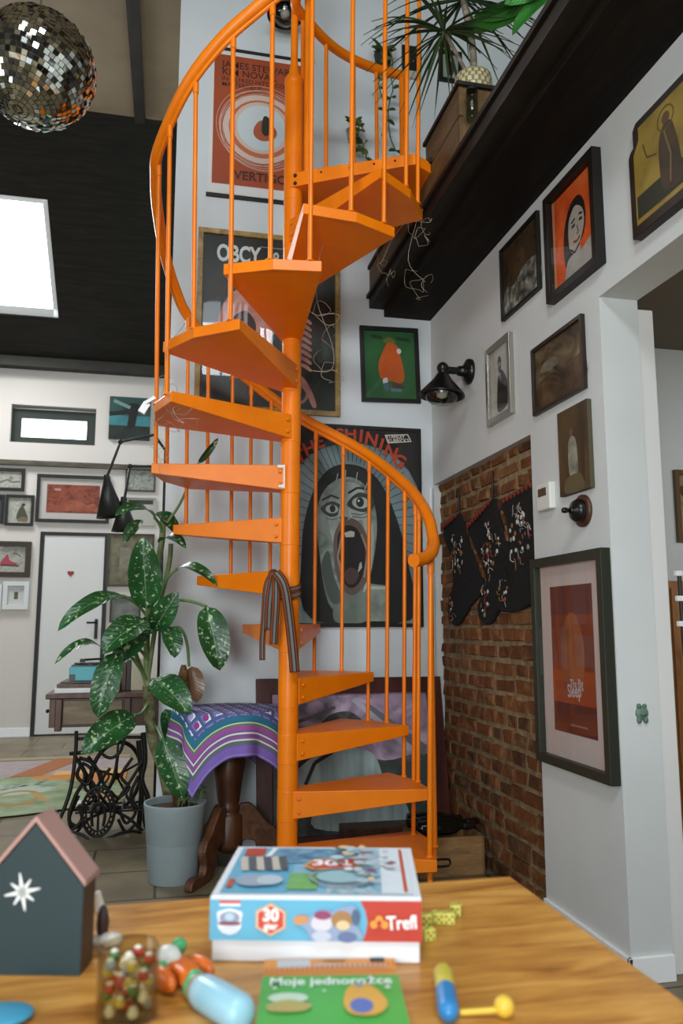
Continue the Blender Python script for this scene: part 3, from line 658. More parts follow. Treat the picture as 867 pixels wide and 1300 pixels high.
# upper pictures beyond the landing
framed('framed_picture', 'small black picture with pale lower edge on the upper wall left of the palm', 'picture', 'B', (1.391,4.493,4.905), (1.522,4.493,4.679), 0, .02, P('#b7b4a4'), 0, None, P('#b7b4a4', .6), [('rect', 0, .22, 1, 1, '#141513'), ('rect', .5, .5, .62, .56, '#6d6d60')], False)
framed('framed_picture', 'black framed picture on the upper wall behind the palm leaves', 'picture', 'B', (1.645,4.493,4.920), (1.804,4.493,4.696), .025, .02, BLACK, 0, None, NZ(('#7d8a80','#9aa69c'), 5.), [('ell', .5, .45, .25, .3, '#38352c')], True)

# ================================================================== WALL LAMPS
def wall_lamp(label, base, out, side, reach, R0, grp):
    base = Vector(base); out = Vector(out); root = thing('wall_lamp', label, 'lamp', tuple(base), grp)
    mb = MB(); mb.lathe([(.068, 0), (.068, .02), (.055, .03), (.03, .038), (.026, .07)], base, n=28, axis=out); mb.build('wall_plate', BLACKGLOSS, root)
    e = base+out*reach; mb = MB(); mb.tube([base+out*.05, base+out*(reach-.03), e+V(0,0,-.005)], .02, n=14); mb.ball(e+V(0,0,.01), .032, None, 16); mb.lathe([(.025, 0), (.03, -.05)], e, n=18); mb.build('arm', BLACKGLOSS, root)
    tilt = (V(0,0,-1)+out*.07).normalized(); c = e+V(0,0,-.02)
    mb = MB(); mb.lathe([(.028, 0), (.036, .012), (.05, .035), (R0*.92, .105), (R0, .118), (R0*1.0, .126), (R0*.94, .124), (R0*.88, .105), (.044, .035), (.0, .03)], c, n=36, axis=tilt, cap=False); mb.build('shade', BLACKGLOSS, root)
    mb = MB(); mb.lathe([(R0*.72, .095), (R0*.74, .12), (R0*.66, .145), (R0*.45, .165), (R0*.15, .173), (.0, .174)], c, n=28, axis=tilt, cap=False); mb.build('glass_bowl', glass_mat(.05, '#dfe4de', 1.9), root)
    mb = MB(); mb.lathe([(.012, .05), (.014, .075), (.03, .105), (.026, .13), (.0, .14)], c, n=18, axis=tilt, cap=False); mb.build('bulb', P('#cfd0c4', .15), root)
lb = (1.560,3.858,2.525)
wall_lamp('black cone wall lamp with glass bowl beside the green picture', lb, (-1,0,0), 0, .155, .122, 'black cone wall lamps')
wall_lamp('black cone wall lamp high above the orange film poster', (0.608,4.493,4.983), (0,-1,0), 0, .17, .11, 'black cone wall lamps')

# ================================================================== RIGHT WALL
# icon panel with shaped shoulders
ic = thing('icon_panel', 'dark shaped wooden icon panel with gold ground and robed figure at top right', 'icon', (XW, 2.1, 2.5))
yt, zt0 = 2.24, 2.885; yl2 = 2.285; zb = 2.485; yr2 = 1.84
def ip(u, v, n): return V(XW-n, yl2-u, zb+v)
Wd = yl2-yr2; Hh = zt0-zb
out = [(0,0),(Wd,0),(Wd,Hh*.74),(Wd-.012,Hh*.78),(Wd-.03,Hh*.80),(Wd-.03,Hh*.95),(Wd-.05,Hh),(.05,Hh),(.03,Hh*.95),(.03,Hh*.80),(.012,Hh*.78),(0,Hh*.74)]
mb = MB(); mb.prism([ip(u, v, 0) for u, v in out], V(-.035,0,0)); mb.build('panel', P('#1f160e', .5), ic, .003)
gd = NZ(('#6d5a1c','#8a7428','#9c8636'), 7., .5); dkr = NZ(('#2c2416','#4a3a22'), 9., .6)
mb = MB(); inset = [(.032,.034),(Wd-.032,.034),(Wd-.032,Hh*.72),(Wd-.065,Hh*.82),(Wd-.065,Hh*.93),(.065,Hh*.93),(.065,Hh*.82),(.032,Hh*.72)]
mb.poly([ip(u, v, .0355) for u, v in inset], gd)
def fq(u, v, n): return ip(u, v, .0355+n)
its = [('rect', .09, .10, .91, .105, '#b08a4a'), ('rect', .09, .13, .91, .33, '#262a1c'), ('blob', [(.42,.20),(.38,.48),(.40,.66),(.46,.74),(.54,.72),(.58,.60),(.62,.40),(.62,.18)], dkr), ('ell', .48, .78, .045, .05, '#55402a'), ('ring', .48, .78, .1, .1, .12, '#5d4a1c'), ('line', [(.36,.55),(.24,.6),(.2,.74)], .006, '#4d3b1a'), ('line', [(.46,.68),(.52,.45),(.5,.22)], .008, '#6d5a38')]
mb3 = MB(); art(mb3, fq, Wd, Hh, its, gd, 0.)
off_ = len(mb.v); mb.v += mb3.v
for f_, mi_, sm_ in list(zip(mb3.f, mb3.mi, mb3.sm))[1:]: mb.face([i+off_ for i in f_], mb3.mats[mi_], sm_)
mb.build('painting', None, ic, fix=False)

og = NZ(('#c23d12','#d65a1e','#e27a3c'), 5., .6, dist=1.)
oi = [('blob', [(.28,.18),(.24,.45),(.30,.66),(.44,.80),(.62,.82),(.74,.70),(.76,.5),(.68,.36),(.5,.3)], '#181512'), ('blob', [(.38,.34),(.36,.52),(.40,.66),(.54,.74),(.70,.64),(.72,.48),(.62,.34),(.48,.27)], NZ(('#a09a90','#b5aea3'), 6.)), ('poly', [(.46,.30),(.62,.34),(.62,.2),(.48,.2)], '#a09a90'),
 ('blob', [(.26,.12),(.34,.24),(.5,.26),(.66,.24),(.86,.30),(.98,.2),(.98,.0),(.26,.0)], NZ(('#8d897f','#a39f95','#6f6b62'), 8.)), ('line', [(.45,.54),(.52,.55)], .012, '#1a1714'), ('line', [(.62,.56),(.69,.55)], .012, '#1a1714'), ('line', [(.44,.59),(.53,.61)], .008, '#1a1714'), ('line', [(.62,.62),(.7,.6)], .008, '#1a1714'), ('line', [(.57,.52),(.6,.44),(.56,.43)], .006, '#4d463e'), ('line', [(.48,.38),(.56,.36),(.63,.39)], .009, '#6d3a30'), ('line', [(.40,.33),(.5,.26),(.62,.32)], .008, '#1a1714'), ('rect', 0, 0, .06, 1, '#c9845f')]
framed('framed_picture', 'portrait of a dark-haired woman on bright orange ground in a deep black frame', 'picture', 'R', (1.560,2.910,2.974), (1.560,2.507,2.510), .032, .04, P('#17140f', .5), 0, None, og, oi, True)
nd = NZ(('#1c1a15','#4a463c','#7d7d72','#a5aca4'), 22., .55, detail=9.)
framed('framed_picture', 'dark engraving with greyish lower half in a thin black frame left of the orange portrait', 'picture', 'R', (1.560,3.408,2.989), (1.560,3.010,2.629), .014, .02, BLACK, .0, None, NZ(('#1d1710','#4a3820','#2c2214'), 16., .55, detail=8.), [('blob', [(.02,.02),(.02,.42),(.3,.36),(.6,.5),(.98,.44),(.98,.02)], nd), ('blob', [(.3,.5),(.4,.72),(.55,.8),(.66,.66),(.6,.5)], NZ(('#3a2d1a','#5f4a2c'), 22.))], True)
SILV = P('#a9a79c', .3, .8)
bd = NZ(('#262622','#38372f'), 9.)
framed('framed_photograph', 'pale portrait of a dark-suited man in a thin silver frame right of the wall lamp', 'photograph', 'R', (1.560,3.602,2.548), (1.560,3.319,2.157), .028, .025, SILV, 0, None, NZ(('#a8a79c','#bcbbb0'), 5.), [('blob', [(.3,.1),(.34,.5),(.42,.62),(.55,.66),(.72,.56),(.84,.4),(.86,.14),(.6,.06)], bd), ('ell', .47, .74, .09, .075, '#7d766a'), ('blob', [(.36,.76),(.40,.86),(.5,.87),(.56,.8),(.54,.76),(.44,.8)], '#2c2b26'), ('blob', [(.40,.70),(.47,.73),(.54,.70),(.50,.63),(.43,.64)], '#38352e'), ('poly', [(.44,.62),(.5,.62),(.5,.52)], '#bdbcb4')], True)
lm = NZ(('#2a2114','#4a3d28','#6a5a3e','#877a5c'), 7., .5, (1,1,1.5), detail=9., dist=1.)
framed('framed_picture', 'brownish hillside landscape in a narrow dark wooden frame below the orange portrait', 'picture', 'R', (1.560,3.110,2.381), (1.560,2.676,2.083), .016, .02, P('#2c1f14', .4), 0, None, lm, [('blob', [(.02,.02),(.02,.4),(.3,.5),(.6,.42),(.98,.5),(.98,.02)], NZ(('#2c2012','#4a3820','#5f4c2e'), 12., .5, detail=8.)), ('blob', [(.1,.62),(.25,.74),(.45,.7),(.5,.6),(.3,.55)], NZ(('#5c5a48','#7a7864'), 14.))], True)
cv = NZ(('#2c2213','#4d3a20','#664e2c'), 6., .6, (1,1,.5), detail=8.)
framed('canvas_painting', 'unframed brown canvas of a pale standing figure above the rotary switch', 'painting', 'R', (1.560,2.891,2.035), (1.560,2.658,1.693), 0, .02, P('#4d4634', .7), 0, None, cv, [('blob', [(.36,.22),(.34,.5),(.38,.62),(.48,.66),(.60,.60),(.64,.42),(.62,.2)], NZ(('#5a5646','#8d897a','#a5a294'), 14.)), ('ell', .46, .71, .05, .045, '#6a5038'), ('rect', .74, .1, .86, .9, '#3a2c18'), ('blob', [(.2,.02),(.25,.18),(.7,.2),(.8,.02)], '#5f5336')], False)
th = thing('thermostat', 'white wall thermostat with small display between brick and brown canvas', 'thermostat', tuple((1.560,3.018,1.667)))
a = Vector((1.560,3.082,1.771)); b = Vector((1.560,2.962,1.659)); mb = MB(); mb.bx(XW-.03, XW, b.y, a.y, b.z, a.z); mb.build('case', P('#d9d9d2', .4), th, .006)
mb = MB(); mb.bx(XW-.0315, XW-.029, b.y+.03, a.y-.02, b.z+.058, a.z-.02); mb.build('display', P('#4d4430', .2), th)
sw = thing('rotary_switch', 'round black and brown vintage rotary light switch under the brown canvas', 'switch', (XW, 2.765, 1.617))
c = V(XW, 2.745, 1.617); mb = MB(); mb.lathe([(.062, .001), (.062, .012), (.055, .016)], c, n=32, axis=V(-1,0,0)); mb.build('base', WALNUT, sw)
mb = MB(); mb.lathe([(.045, .012), (.046, .03), (.036, .046), (.016, .052), (.012, .06)], c, n=28, axis=V(-1,0,0)); mb.build('dome', BLACKGLOSS, sw)
mb = MB(); mb.lathe([(.008, .05), (.008, .07), (.011, .074), (.011, .088), (.004, .094)], c, n=14, axis=V(-1,0,0)); mb.box(c+V(-.08,0,0), (.014,.03,.012)); mb.build('knob', BLACKGLOSS, sw)
rp_ = NZ(('#6a2f1a','#7d3a20','#8a4a2c'), 3., .5)
bs = [('rect', .0, .0, 1, .2, '#5a2a20'), ('rect', 0, .2, 1, .42, NZ(('#8a3c1a','#9c4a20'), 3.)), ('rect', .0, .8, 1, 1, '#5f3028'), ('blob', [(.3,.3),(.25,.6),(.4,.78),(.6,.8),(.78,.62),(.74,.36),(.5,.26)], NZ(('#6a3a24','#8f5434','#754026'), 5.)),
 ('text', 'The Big', .58, .335, .034, .30, 'CENTER', 4, .02, '#b9a8a6'), ('text', 'Sleep', .52, .285, .048, .32, 'CENTER', 4, .03, '#b9a8a6'), ('text', 'A HOWARD HAWKS PRODUCTION', .62, .06, .012, .5, 'CENTER', 0, 0, '#8f6a60') if False else ('line', [(.4,.06),(.8,.06)], .008, '#8a5c50')]
framed('framed_poster', 'tall rust-red film poster with pale mount in a dark grey-green frame near the opening', 'poster', 'R', (1.560,3.145,1.460), (1.560,2.576,0.634), .036, .04, P('#2c2f25', .5), .085, P('#bcaea8', .7), rp_, bs, True, bottom_mount=.10)
fg = thing('frog_plaque', 'small green frog-shaped plaque on the white end of the wall', 'plaque', tuple((1.645,2.570,0.847)))
c = Vector((1.647,2.570,0.879)); mb = MB(); mb.lathe([(.024, 0), (.024, .006), (.016, .011), (.004, .012)], c, n=24, axis=V(0,-1,0)); mb.build('body', P('#5f7d6c', .5), fg)
mb = MB(); mb.ball(c+V(-.012,-.006,.024), .009, None, 10); mb.ball(c+V(.010,-.006,.024), .008, None, 10); mb.ball(c+V(-.014,-.006,-.024), .009, None, 10, (1,1,1.4)); mb.ball(c+V(.012,-.006,-.024), .009, None, 10, (1,1,1.4)); mb.build('feet_and_eyes', P('#54705f', .5), fg)
mb = MB(); mb.tube(smooth_path([c+V(-.012,-.012,-.004), c+V(0,-.0135,-.01), c+V(.012,-.012,-.004)], 4), .0018); mb.build('mouth', P('#2f4238', .5), fg)

# stockings hanging in the brick recess
KN = NZ(('#080706','#100e0d','#171413'), 40., .95, bump=.5)
TRIM = NZ(('#5c1f14','#7d2e1c'), 30., .9)
def stocking(label, outline, hook, top2, trimpts, motif, seed):
    hook = Vector(hook); DX = -.008 if seed == 3 else 0.; pl = [Vector(p) for p in outline]; root = thing('christmas_stocking', label, 'stocking', tuple(hook), 'dark embroidered stockings on the brick')
    n = len(pl); sm = []
    for i in range(n):
        p0,p1,p2,p3 = pl[i-1],pl[i],pl[(i+1)%n],pl[(i+2)%n]
        for j in range(4):
            t = j/4; sm.append(.5*((2*p1)+(p2-p0)*t+(2*p0-5*p1+4*p2-p3)*t*t+(3*p1-p0-3*p2+p3)*t**3))
    c = sum(sm, V(0,0,0))/len(sm); mb = MB(); N = len(sm)
    mb.prism([p+V(-.004+DX,0,0) for p in sm], (.022,0,0)); mb.build('sock', KN, root, .008, 3)
    mb = MB(); mb.tube([hook, (hook+Vector(top2))/2, Vector(top2)], .006, n=8); mb.build('hanging_loop', BLACK, root)
    t0, t1 = Vector(trimpts[0]), Vector(trimpts[1]); mb = MB()
    for i in range(9):
        p = t0+(t1-t0)*(i/8); mb.ball(p+V(-.012,0,0), .014, None, 8, (.6,1,1))
    mb.build('cuff_trim', TRIM, root)
    rs = random.Random(seed); cols = ('#b7b4aa','#8d3a2c','#a9a79c','#7d5a2c','#7d7a72')
    for cc, r_, k_ in motif:
        cc = Vector(cc); mb = MB(); mb.ball(cc+V(-.003+DX,0,0), r_*1.7, KN, 12, (.018,.7,1))
        for i in range(k_):
            a_ = rs.uniform(0, 6.28); q = cc+V(-.006+DX, math.cos(a_)*r_*1.15*rs.random()**.6, math.sin(a_)*r_*1.5*rs.random()**.6); m_ = P(rs.choice(cols), .9)
            if rs.random() < .5: mb.ball(q, rs.uniform(.006,.013), m_, 6, (.4,1,1))
            else:
                a2 = rs.uniform(0, 6.28); L_ = rs.uniform(.02,.06)
                mb.tube(smooth_path([q, q+V(0,math.cos(a2)*L_*.5,math.sin(a2)*L_*.5)+V(0,.008,.004), q+V(0,math.cos(a2+.7)*L_,math.sin(a2+.7)*L_)], 3), .0022, m_, 5)
        mb.build('embroidery', None, root, fix=False)
stocking('left embroidered black christmas stocking, next to the room corner', [(1.585,4.135,1.802),(1.585,4.363,1.757),(1.585,4.381,1.691),(1.585,4.291,1.578),(1.585,4.247,1.427),(1.585,4.333,1.301),(1.585,4.324,1.227),(1.585,4.235,1.181),(1.585,4.145,1.199),(1.585,4.008,1.275),(1.585,3.846,1.347),(1.585,3.821,1.404),(1.585,3.903,1.494),(1.585,4.000,1.606),(1.585,4.065,1.720)], (1.585,4.127,1.939), (1.585,4.135,1.802), [(1.585,4.369,1.752),(1.585,4.161,1.792)], [((1.585,4.174,1.577),.09,34),((1.585,4.268,1.290),.05,10)], 1)
stocking('middle embroidered black christmas stocking with red cuff edge', [(1.585,3.668,1.811),(1.585,3.994,1.711),(1.585,3.952,1.627),(1.585,3.836,1.506),(1.585,3.774,1.410),(1.585,3.814,1.346),(1.585,3.894,1.290),(1.585,3.876,1.222),(1.585,3.792,1.187),(1.585,3.699,1.205),(1.585,3.616,1.267),(1.585,3.490,1.325),(1.585,3.449,1.392),(1.585,3.477,1.508),(1.585,3.552,1.626),(1.585,3.622,1.747)], (1.585,3.659,1.947), (1.585,3.668,1.811), [(1.585,3.982,1.710),(1.585,3.700,1.791)], [((1.585,3.704,1.577),.10,44),((1.585,3.785,1.303),.05,12)], 2)
stocking('right embroidered black christmas stocking partly behind the wall edge', [(1.585,3.246,1.808),(1.585,3.533,1.770),(1.585,3.501,1.690),(1.585,3.471,1.585),(1.585,3.460,1.492),(1.585,3.484,1.409),(1.585,3.618,1.377),(1.585,3.662,1.308),(1.585,3.588,1.251),(1.585,3.424,1.248),(1.585,3.271,1.274),(1.585,3.127,1.318),(1.585,3.091,1.406),(1.585,3.109,1.547),(1.585,3.130,1.677),(1.585,3.154,1.767)], (1.585,3.196,1.869), (1.585,3.214,1.805), [(1.585,3.513,1.775),(1.585,3.182,1.804)], [((1.585,3.347,1.587),.10,44),((1.585,3.543,1.358),.05,14)], 3)

# ================================================================== CRATE AND BOTTLES UNDER THE STAIRS
cr = thing('wooden_crate', 'pale wooden crate with oval hand hole standing by the brick wall', 'crate', (1.38, 3.86, 0))
CW = m_wood('pale_crate_wood', ['#6d4f2f','#8a6840','#a17e52'], (1.2,1.2,6), .6, 4.); x0, x1, y0, y1, hh = 1.20, 1.535, 3.76, 4.02, .185
mb = MB(); mb.bx(x0, x1, y1-.012, y1, 0, hh); mb.bx(x0, x0+.012, y0, y1, 0, hh); mb.bx(x1-.012, x1, y0, y1, 0, hh); mb.bx(x0, x1, y0, y1, 0, .012); mb.build('box', CW, cr)
mb = MB(); f = [(x0, y0, 0), (x1, y0, 0), (x1, y0, hh), (x0, y0, hh)]; mb.prism(f, (0, .012, 0)); mb.build('front_board', CW, cr)
mb = MB(); pts = [V(1.315+.034*max(-1,min(1,2*math.cos(2*PI*i/24)))*(.8)+.018*math.cos(2*PI*i/24), y0-.0015, .075+.016*math.sin(2*PI*i/24)) for i in range(24)]; mb.tube(pts, .005, closed=True, n=8); mb.build('hand_hole', BLACKGLOSS, cr)
DKGL = P('#0f100d', .12, 0, .6)
for i, (p, q, lab) in enumerate((((1.215,3.975,.222), (1.50,3.975,.222), 'dark bottle lying on the crate, back one of the row'), ((1.255,3.892,.222), (1.555,3.892,.222), 'dark wine bottle on the crate, middle of the row, neck nearest the brick'), ((1.215,3.81,.222), (1.505,3.81,.222), 'dark bottle lying on the crate, front one of the row'))):
    p = Vector(p); q = Vector(q); L = (q-p).length; b = thing('wine_bottle', lab, 'bottle', tuple(p), 'bottles on the crate'); mb = MB()
    mb.lathe([(.0, 0), (.034, .003), (.036, .02), (.036, L*.55), (.03, L*.66), (.015, L*.74), (.0145, L*.97)], p, n=20, axis=q-p); mb.build('glass', DKGL, b)
    mb = MB(); mb.lathe([(.0152, L*.8), (.0165, L*.83), (.0165, L*1.0), (.01, L*1.005)], p, n=16, axis=q-p); mb.build('capsule', P('#1a1512', .3), b)
cs = thing('wooden_case', 'low dark wooden case with three brass tags behind the lowest tread', 'case', (1.15, 4.22, 0))
mb = MB(); mb.bx(.93, 1.40, 4.10, 4.235, 0, .115); mb.build('body', WALNUT, cs, .004); mb = MB(); mb.bx(.925, 1.405, 4.092, 4.24, .115, .165); mb.build('lid', WALNUT, cs, .004)
for x in (.975, 1.075, 1.17):
    mb = MB(); mb.lathe([(.013, 0), (.013, .004)], V(x, 4.10, .105), n=14, axis=V(0,-1,0)); mb.box((x, 4.096, .125), (.01,.006,.03)); o = mb.build('tag', BRASS, cs); o['label'] = 'small brass tag'

# ================================================================== PEDESTAL TABLE WITH CLOTH
tx, ty, tz = .345, 4.155, .765
tb = thing('pedestal_table', 'small round dark pedestal table with turned column and scrolled feet', 'table', (tx, ty, 0))
mb = MB(); mb.lathe([(.26, tz-.025), (.268, tz-.02), (.268, tz-.006), (.26, tz)], (tx, ty, 0), n=48); mb.build('tabletop', WALNUT, tb)
zb_ = .055
mb = MB(); mb.lathe([(.03, .075), (.052, .09), (.07, .10), (.074, .12), (.072, .25), (.058, .262), (.05, .275), (.062, .285), (.05, .30), (.056, .33), (.068, .42), (.082, .51), (.074, .53), (.084, .545), (.078, .56), (.088, .58), (.10, .66), (.07, .70), (.16, .73), (.16, tz-.025)], (tx, ty, 0), n=28); mb.build('column', WALNUT, tb)
FOOT = m_wood('carved_foot', ['#3a2314','#543420','#6a452c'], (3,3,3), .45, 5., 3., .3, .06)
for ang, fs in ((239, 1.), (359, .95), (119, .78)):
    d = V(math.cos(R_(ang)), math.sin(R_(ang)), 0); sdv = V(-d.y, d.x, 0)*.02; mb = MB()
    ol = [(.054,.287),(.085,.306),(.119,.303),(.17,.25),(.205,.209),(.245,.185),(.27,.141),(.258,.10),(.254,.077),(.27,.045),(.30,.044),(.34,.052),(.375,.045),(.392,.02),(.385,.0),(.324,.0),(.25,.0),(.20,.012),(.162,.045),(.148,.085),(.14,.123),(.10,.135),(.06,.138)]
    pts = []
    n = len(ol)
    for i in range(n):
        p0,p1,p2,p3 = [Vector((*ol[(i+q)%n],0)) for q in (-1,0,1,2)]
        for j in range(3):
            t = j/3; pts.append(.5*((2*p1)+(p2-p0)*t+(2*p0-5*p1+4*p2-p3)*t*t+(3*p1-p0-3*p2+p3)*t**3))
    mb.prism([V(tx,ty,max(0,p.y)*(1. if fs > .9 else .95))+d*(p.x*fs)-sdv for p in pts], sdv*2); mb.build('leg', FOOT, tb, .006, 2)
def m_cloth():
    t = NT('striped_tablecloth'); b = t.bsdf(.85, 0, .2); uvn = t.add('ShaderNodeUVMap'); sp = t.add('ShaderNodeSeparateXYZ'); t.link(uvn.outputs[0], sp.inputs[0])
    au = t.math('ABSOLUTE', sp.outputs[0]); av = t.math('ABSOLUTE', sp.outputs[1]); m = t.math('MAXIMUM', au, av)
    band = t.ramp(m, [(0,'#3f4f7d'),(.60,'#2f6d86'),(.665,'#c9cfa0'),(.677,'#5f7a64'),(.70,'#9a4f9a'),(.745,'#6f5f8a'),(.765,'#d5d6d2'),(.78,'#7a5a8a'),(.81,'#8d5a9a'),(.825,'#d5d6d2'),(.84,'#55705f'),(.87,'#6d5f8f'),(.89,'#7a63b0'),(.965,'#8f7fc0'),(.985,'#5f4f92')], True)
    N = 8.
    fu = t.math('SUBTRACT', t.math('FRACT', t.math('ADD', t.math('MULTIPLY', sp.outputs[0], N), .5)), .5); fv = t.math('SUBTRACT', t.math('FRACT', t.math('ADD', t.math('MULTIPLY', sp.outputs[1], N), .5)), .5)
    rad = t.math('SQRT', t.math('ADD', t.math('MULTIPLY', fu, fu), t.math('MULTIPLY', fv, fv)))
    tri = t.math('GREATER_THAN', t.math('SUBTRACT', fu, fv), .12); sq = t.math('LESS_THAN', t.math('MAXIMUM', t.math('ABSOLUTE', fu), t.math('ABSOLUTE', fv)), .36)
    ci = t.math('LESS_THAN', rad, .27)
    iu = t.math('FLOOR', t.math('ADD', t.math('MULTIPLY', sp.outputs[0], N), .5)); iv = t.math('FLOOR', t.math('ADD', t.math('MULTIPLY', sp.outputs[1], N), .5))
    wn = t.add('ShaderNodeTexWhiteNoise', noise_dimensions='2D'); cx = t.add('ShaderNodeCombineXYZ'); t.link(iu, cx.inputs[0]); t.link(iv, cx.inputs[1]); t.link(cx.outputs[0], wn.inputs[0])
    dot = t.ramp(wn.outputs[0], [(0,'#9a86c0'),(.35,'#8f3f7f'),(.6,'#a59ac8'),(.8,'#7a4a8a')], True)
    g1 = t.mixc(sq, '#4a5f8a', t.mixc(tri, '#7d78ae', '#dde0e8')); g2 = t.mixc(ci, g1, dot); inner = t.math('LESS_THAN', m, .60)
    t.link(t.mixc(inner, band, g2), b.inputs['Base Color'])
    n = t.add('ShaderNodeTexNoise'); n.inputs['Scale'].default_value = 120; t.bump(n.outputs[0], b, .15, .005); return t.m
mb = MB(); NG = 72; HS = .475; rot = R_(9); idx = {}
for i in range(NG+1):
    for j in range(NG+1):
        u = -1+2*i/NG; v = -1+2*j/NG; x = u*HS; y = v*HS; X_ = x*math.cos(rot)-y*math.sin(rot); Y_ = x*math.sin(rot)+y*math.cos(rot)
        r = math.hypot(X_, Y_); a = math.atan2(Y_, X_); R0 = .272
        if r <= R0: p = V(tx+X_, ty+Y_, tz+.004)
        else:
            s_ = r-R0; fold = .018*math.sin(a*8+.6)*min(1, s_/.15)+.012*math.sin(a*13+1)*min(1, s_/.2); hr = R0+min(s_, .012)+.035*(1-math.exp(-s_/.2))+fold
            drop = max(0, s_-.008); yy = ty+hr*math.sin(a)
            if yy > 4.36: yy = 4.36+(.02*math.tanh((yy-4.36)*6))
            p = V(tx+hr*math.cos(a), yy, tz+.004-drop*.97)
        idx[i, j] = mb.vert(p); mb.uv[idx[i, j]] = (u, v)
CL = m_cloth()
for i in range(NG):
    for j in range(NG): mb.face((idx[i,j], idx[i+1,j], idx[i+1,j+1], idx[i,j+1]), CL, True)
o = mb.build('tablecloth', None, None); md = o.modifiers.new('th', 'SOLIDIFY'); md.thickness = .003; md.offset = 1
tag(o, 'purple and teal striped square cloth draped over the small round table', 'tablecloth')

# ================================================================== DIEFFENBACHIA
def m_leaf(name, g0, g1, spot, amt=.53, sscale=26.):
    t = NT(name); b = t.bsdf(.33, 0, .5); uvn = t.add('ShaderNodeUVMap'); co = t.coord('Object')
    n = t.add('ShaderNodeTexNoise'); n.inputs['Scale'].default_value = sscale; n.inputs['Detail'].default_value = 3; n.inputs['Roughness'].default_value = .65; t.link(co, n.inputs[0])
    n3 = t.add('ShaderNodeTexNoise'); n3.inputs['Scale'].default_value = 7; t.link(co, n3.inputs[0])
    sp = t.add('ShaderNodeSeparateXYZ'); t.link(uvn.outputs[0], sp.inputs[0])
    g = t.ramp(n3.outputs[0], [(.3, g0), (.7, g1)]); a = t.math('ABSOLUTE', sp.outputs[0])
    thr = t.math('ADD', amt+.05, t.math('MULTIPLY', a, .06)); s_ = t.math('MULTIPLY', t.math('MAXIMUM', t.math('SUBTRACT', n.outputs[0], thr), 0.), 9.)
    s_ = t.math('MINIMUM', s_, .85); c = t.mixc(s_, g, spot)
    mid = t.math('LESS_THAN', a, .03); c = t.mixc(t.math('MULTIPLY', mid, .25), c, spot); t.link(c, b.inputs['Base Color'])
    # side veins
    vv = t.math('SINE', t.math('MULTIPLY', t.math('SUBTRACT', sp.outputs[1], t.math('MULTIPLY', a, .18)), 70.)); t.bump(vv, b, .12, .003)
    b.inputs['Subsurface Weight'].default_value = 0.
    return t.m
LEAF = m_leaf('speckled_leaf', '#123c17', '#22592a', '#b4cf9c', .50, 46.)
DRY = m_leaf('dry_leaf', '#6a4a30', '#8a6a4c', '#a08a6a', .62)
def leaf(mb, base, tip, width, m, normal=(0,-1,0), droop=.0, fold=.25, nseg=12, shape=.45, wave=.0, curl=.0):
    base = Vector(base); tip = Vector(tip); ax = tip-base; L = ax.length; ax.normalize(); nn = Vector(normal); sd = ax.cross(nn)
    if sd.length < 1e-3: sd = ax.orthogonal()
    sd.normalize(); nn = sd.cross(ax).normalized()
    rows = []
    for i in range(nseg+1):
        t = i/nseg; wv = math.sin(PI*t**shape if shape < 1 else PI*t)**.75*(1-.0*t); wv = max(0, wv)
        wv = (t**.5)*((1-t)**.62)*1.72 if True else wv
        c = base+ax*(L*t)+nn*(droop*4*t*(1-t)*L)-V(0,0,1)*curl*L*t*t
        row = []
        for k in range(-3, 4):
            s_ = k/3; p = c+sd*(s_*width/2*wv)+nn*(abs(s_)*fold*width*wv*.5)+nn*(wave*width*math.sin(t*14+k)*abs(s_)*.3)
            q = mb.vert(p); mb.uv[q] = (s_, t); row.append(q)
        rows.append(row)
    for A, B in zip(rows, rows[1:]):
        for k in range(6): mb.face((A[k], A[k+1], B[k+1], B[k]), m, True)
dp_ = 4.0
pl = thing('potted_dieffenbachia', 'tall dieffenbachia with white speckled leaves in a pale grey pot left of the stairs', 'plant', (.085, 4.03, 0))
POTM = NZ(('#7f8d90','#8c9899'), 5., .6); c = (.083, 4.035, 0)
mb = MB(); mb.lathe([(.115, 0), (.118, .006), (.128, .17), (.129, .178), (.131, .182), (.145, .335), (.148, .35), (.146, .355), (.138, .352), (.134, .32), (.0, .315)], c, n=48, cap=True); mb.build('pot', POTM, pl)
mb = MB(); mb.lathe([(.0, .325), (.07, .33), (.134, .322)], c, n=32, cap=False); mb.build('soil', NZ(('#2c2016','#4a3624','#5f4a34'), 40., .95, bump=.8), pl)
STEM = NZ(('#4a5a34','#6d7a4c','#8a8f68'), 16., .6, (1,1,.5)); BARK = NZ(('#3d3a24','#6a6848','#8a8a6a'), 26., .8, bump=.4); MOSS = NZ(('#3a2814','#5a3f20','#6d5530'), 40., .95, bump=1.)
def spath(pts, r, m, name, n=10):
    mb = MB(); mb.tube(smooth_path(pts, 5), r, m, n); return mb.build(name, None, pl)
spath([(0.075,4.355,0.161), (0.054,4.336,0.321), (0.022,4.312,0.463), (-0.030,4.303,0.602), (-0.053,4.277,0.743), (-0.065,4.249,0.883)], .030, BARK, 'trunk', 12)
spath([(-0.065,4.250,0.875), (-0.078,4.228,1.041), (-0.075,4.205,1.200), (-0.050,4.170,1.398), (-0.021,4.124,1.595), (-0.017,4.106,1.714)], .016, STEM, 'stem')
spath([(-0.056,4.253,0.843), (-0.099,4.234,0.962), (-0.140,4.187,1.063)], .011, STEM, 'stem'); spath([(-0.067,4.243,0.922), (-0.030,4.189,1.239), (0.018,4.143,1.477), (0.026,4.124,1.596)], .012, STEM, 'stem')
mb = MB(); mb.lathe([(.036, .33), (.040, .45), (.034, .55), (.042, .66), (.035, .75), (.038, .84), (.028, .93), (.012, .99)], V(.105, 4.09, 0), n=18); mb.build('moss_pole', MOSS, pl)
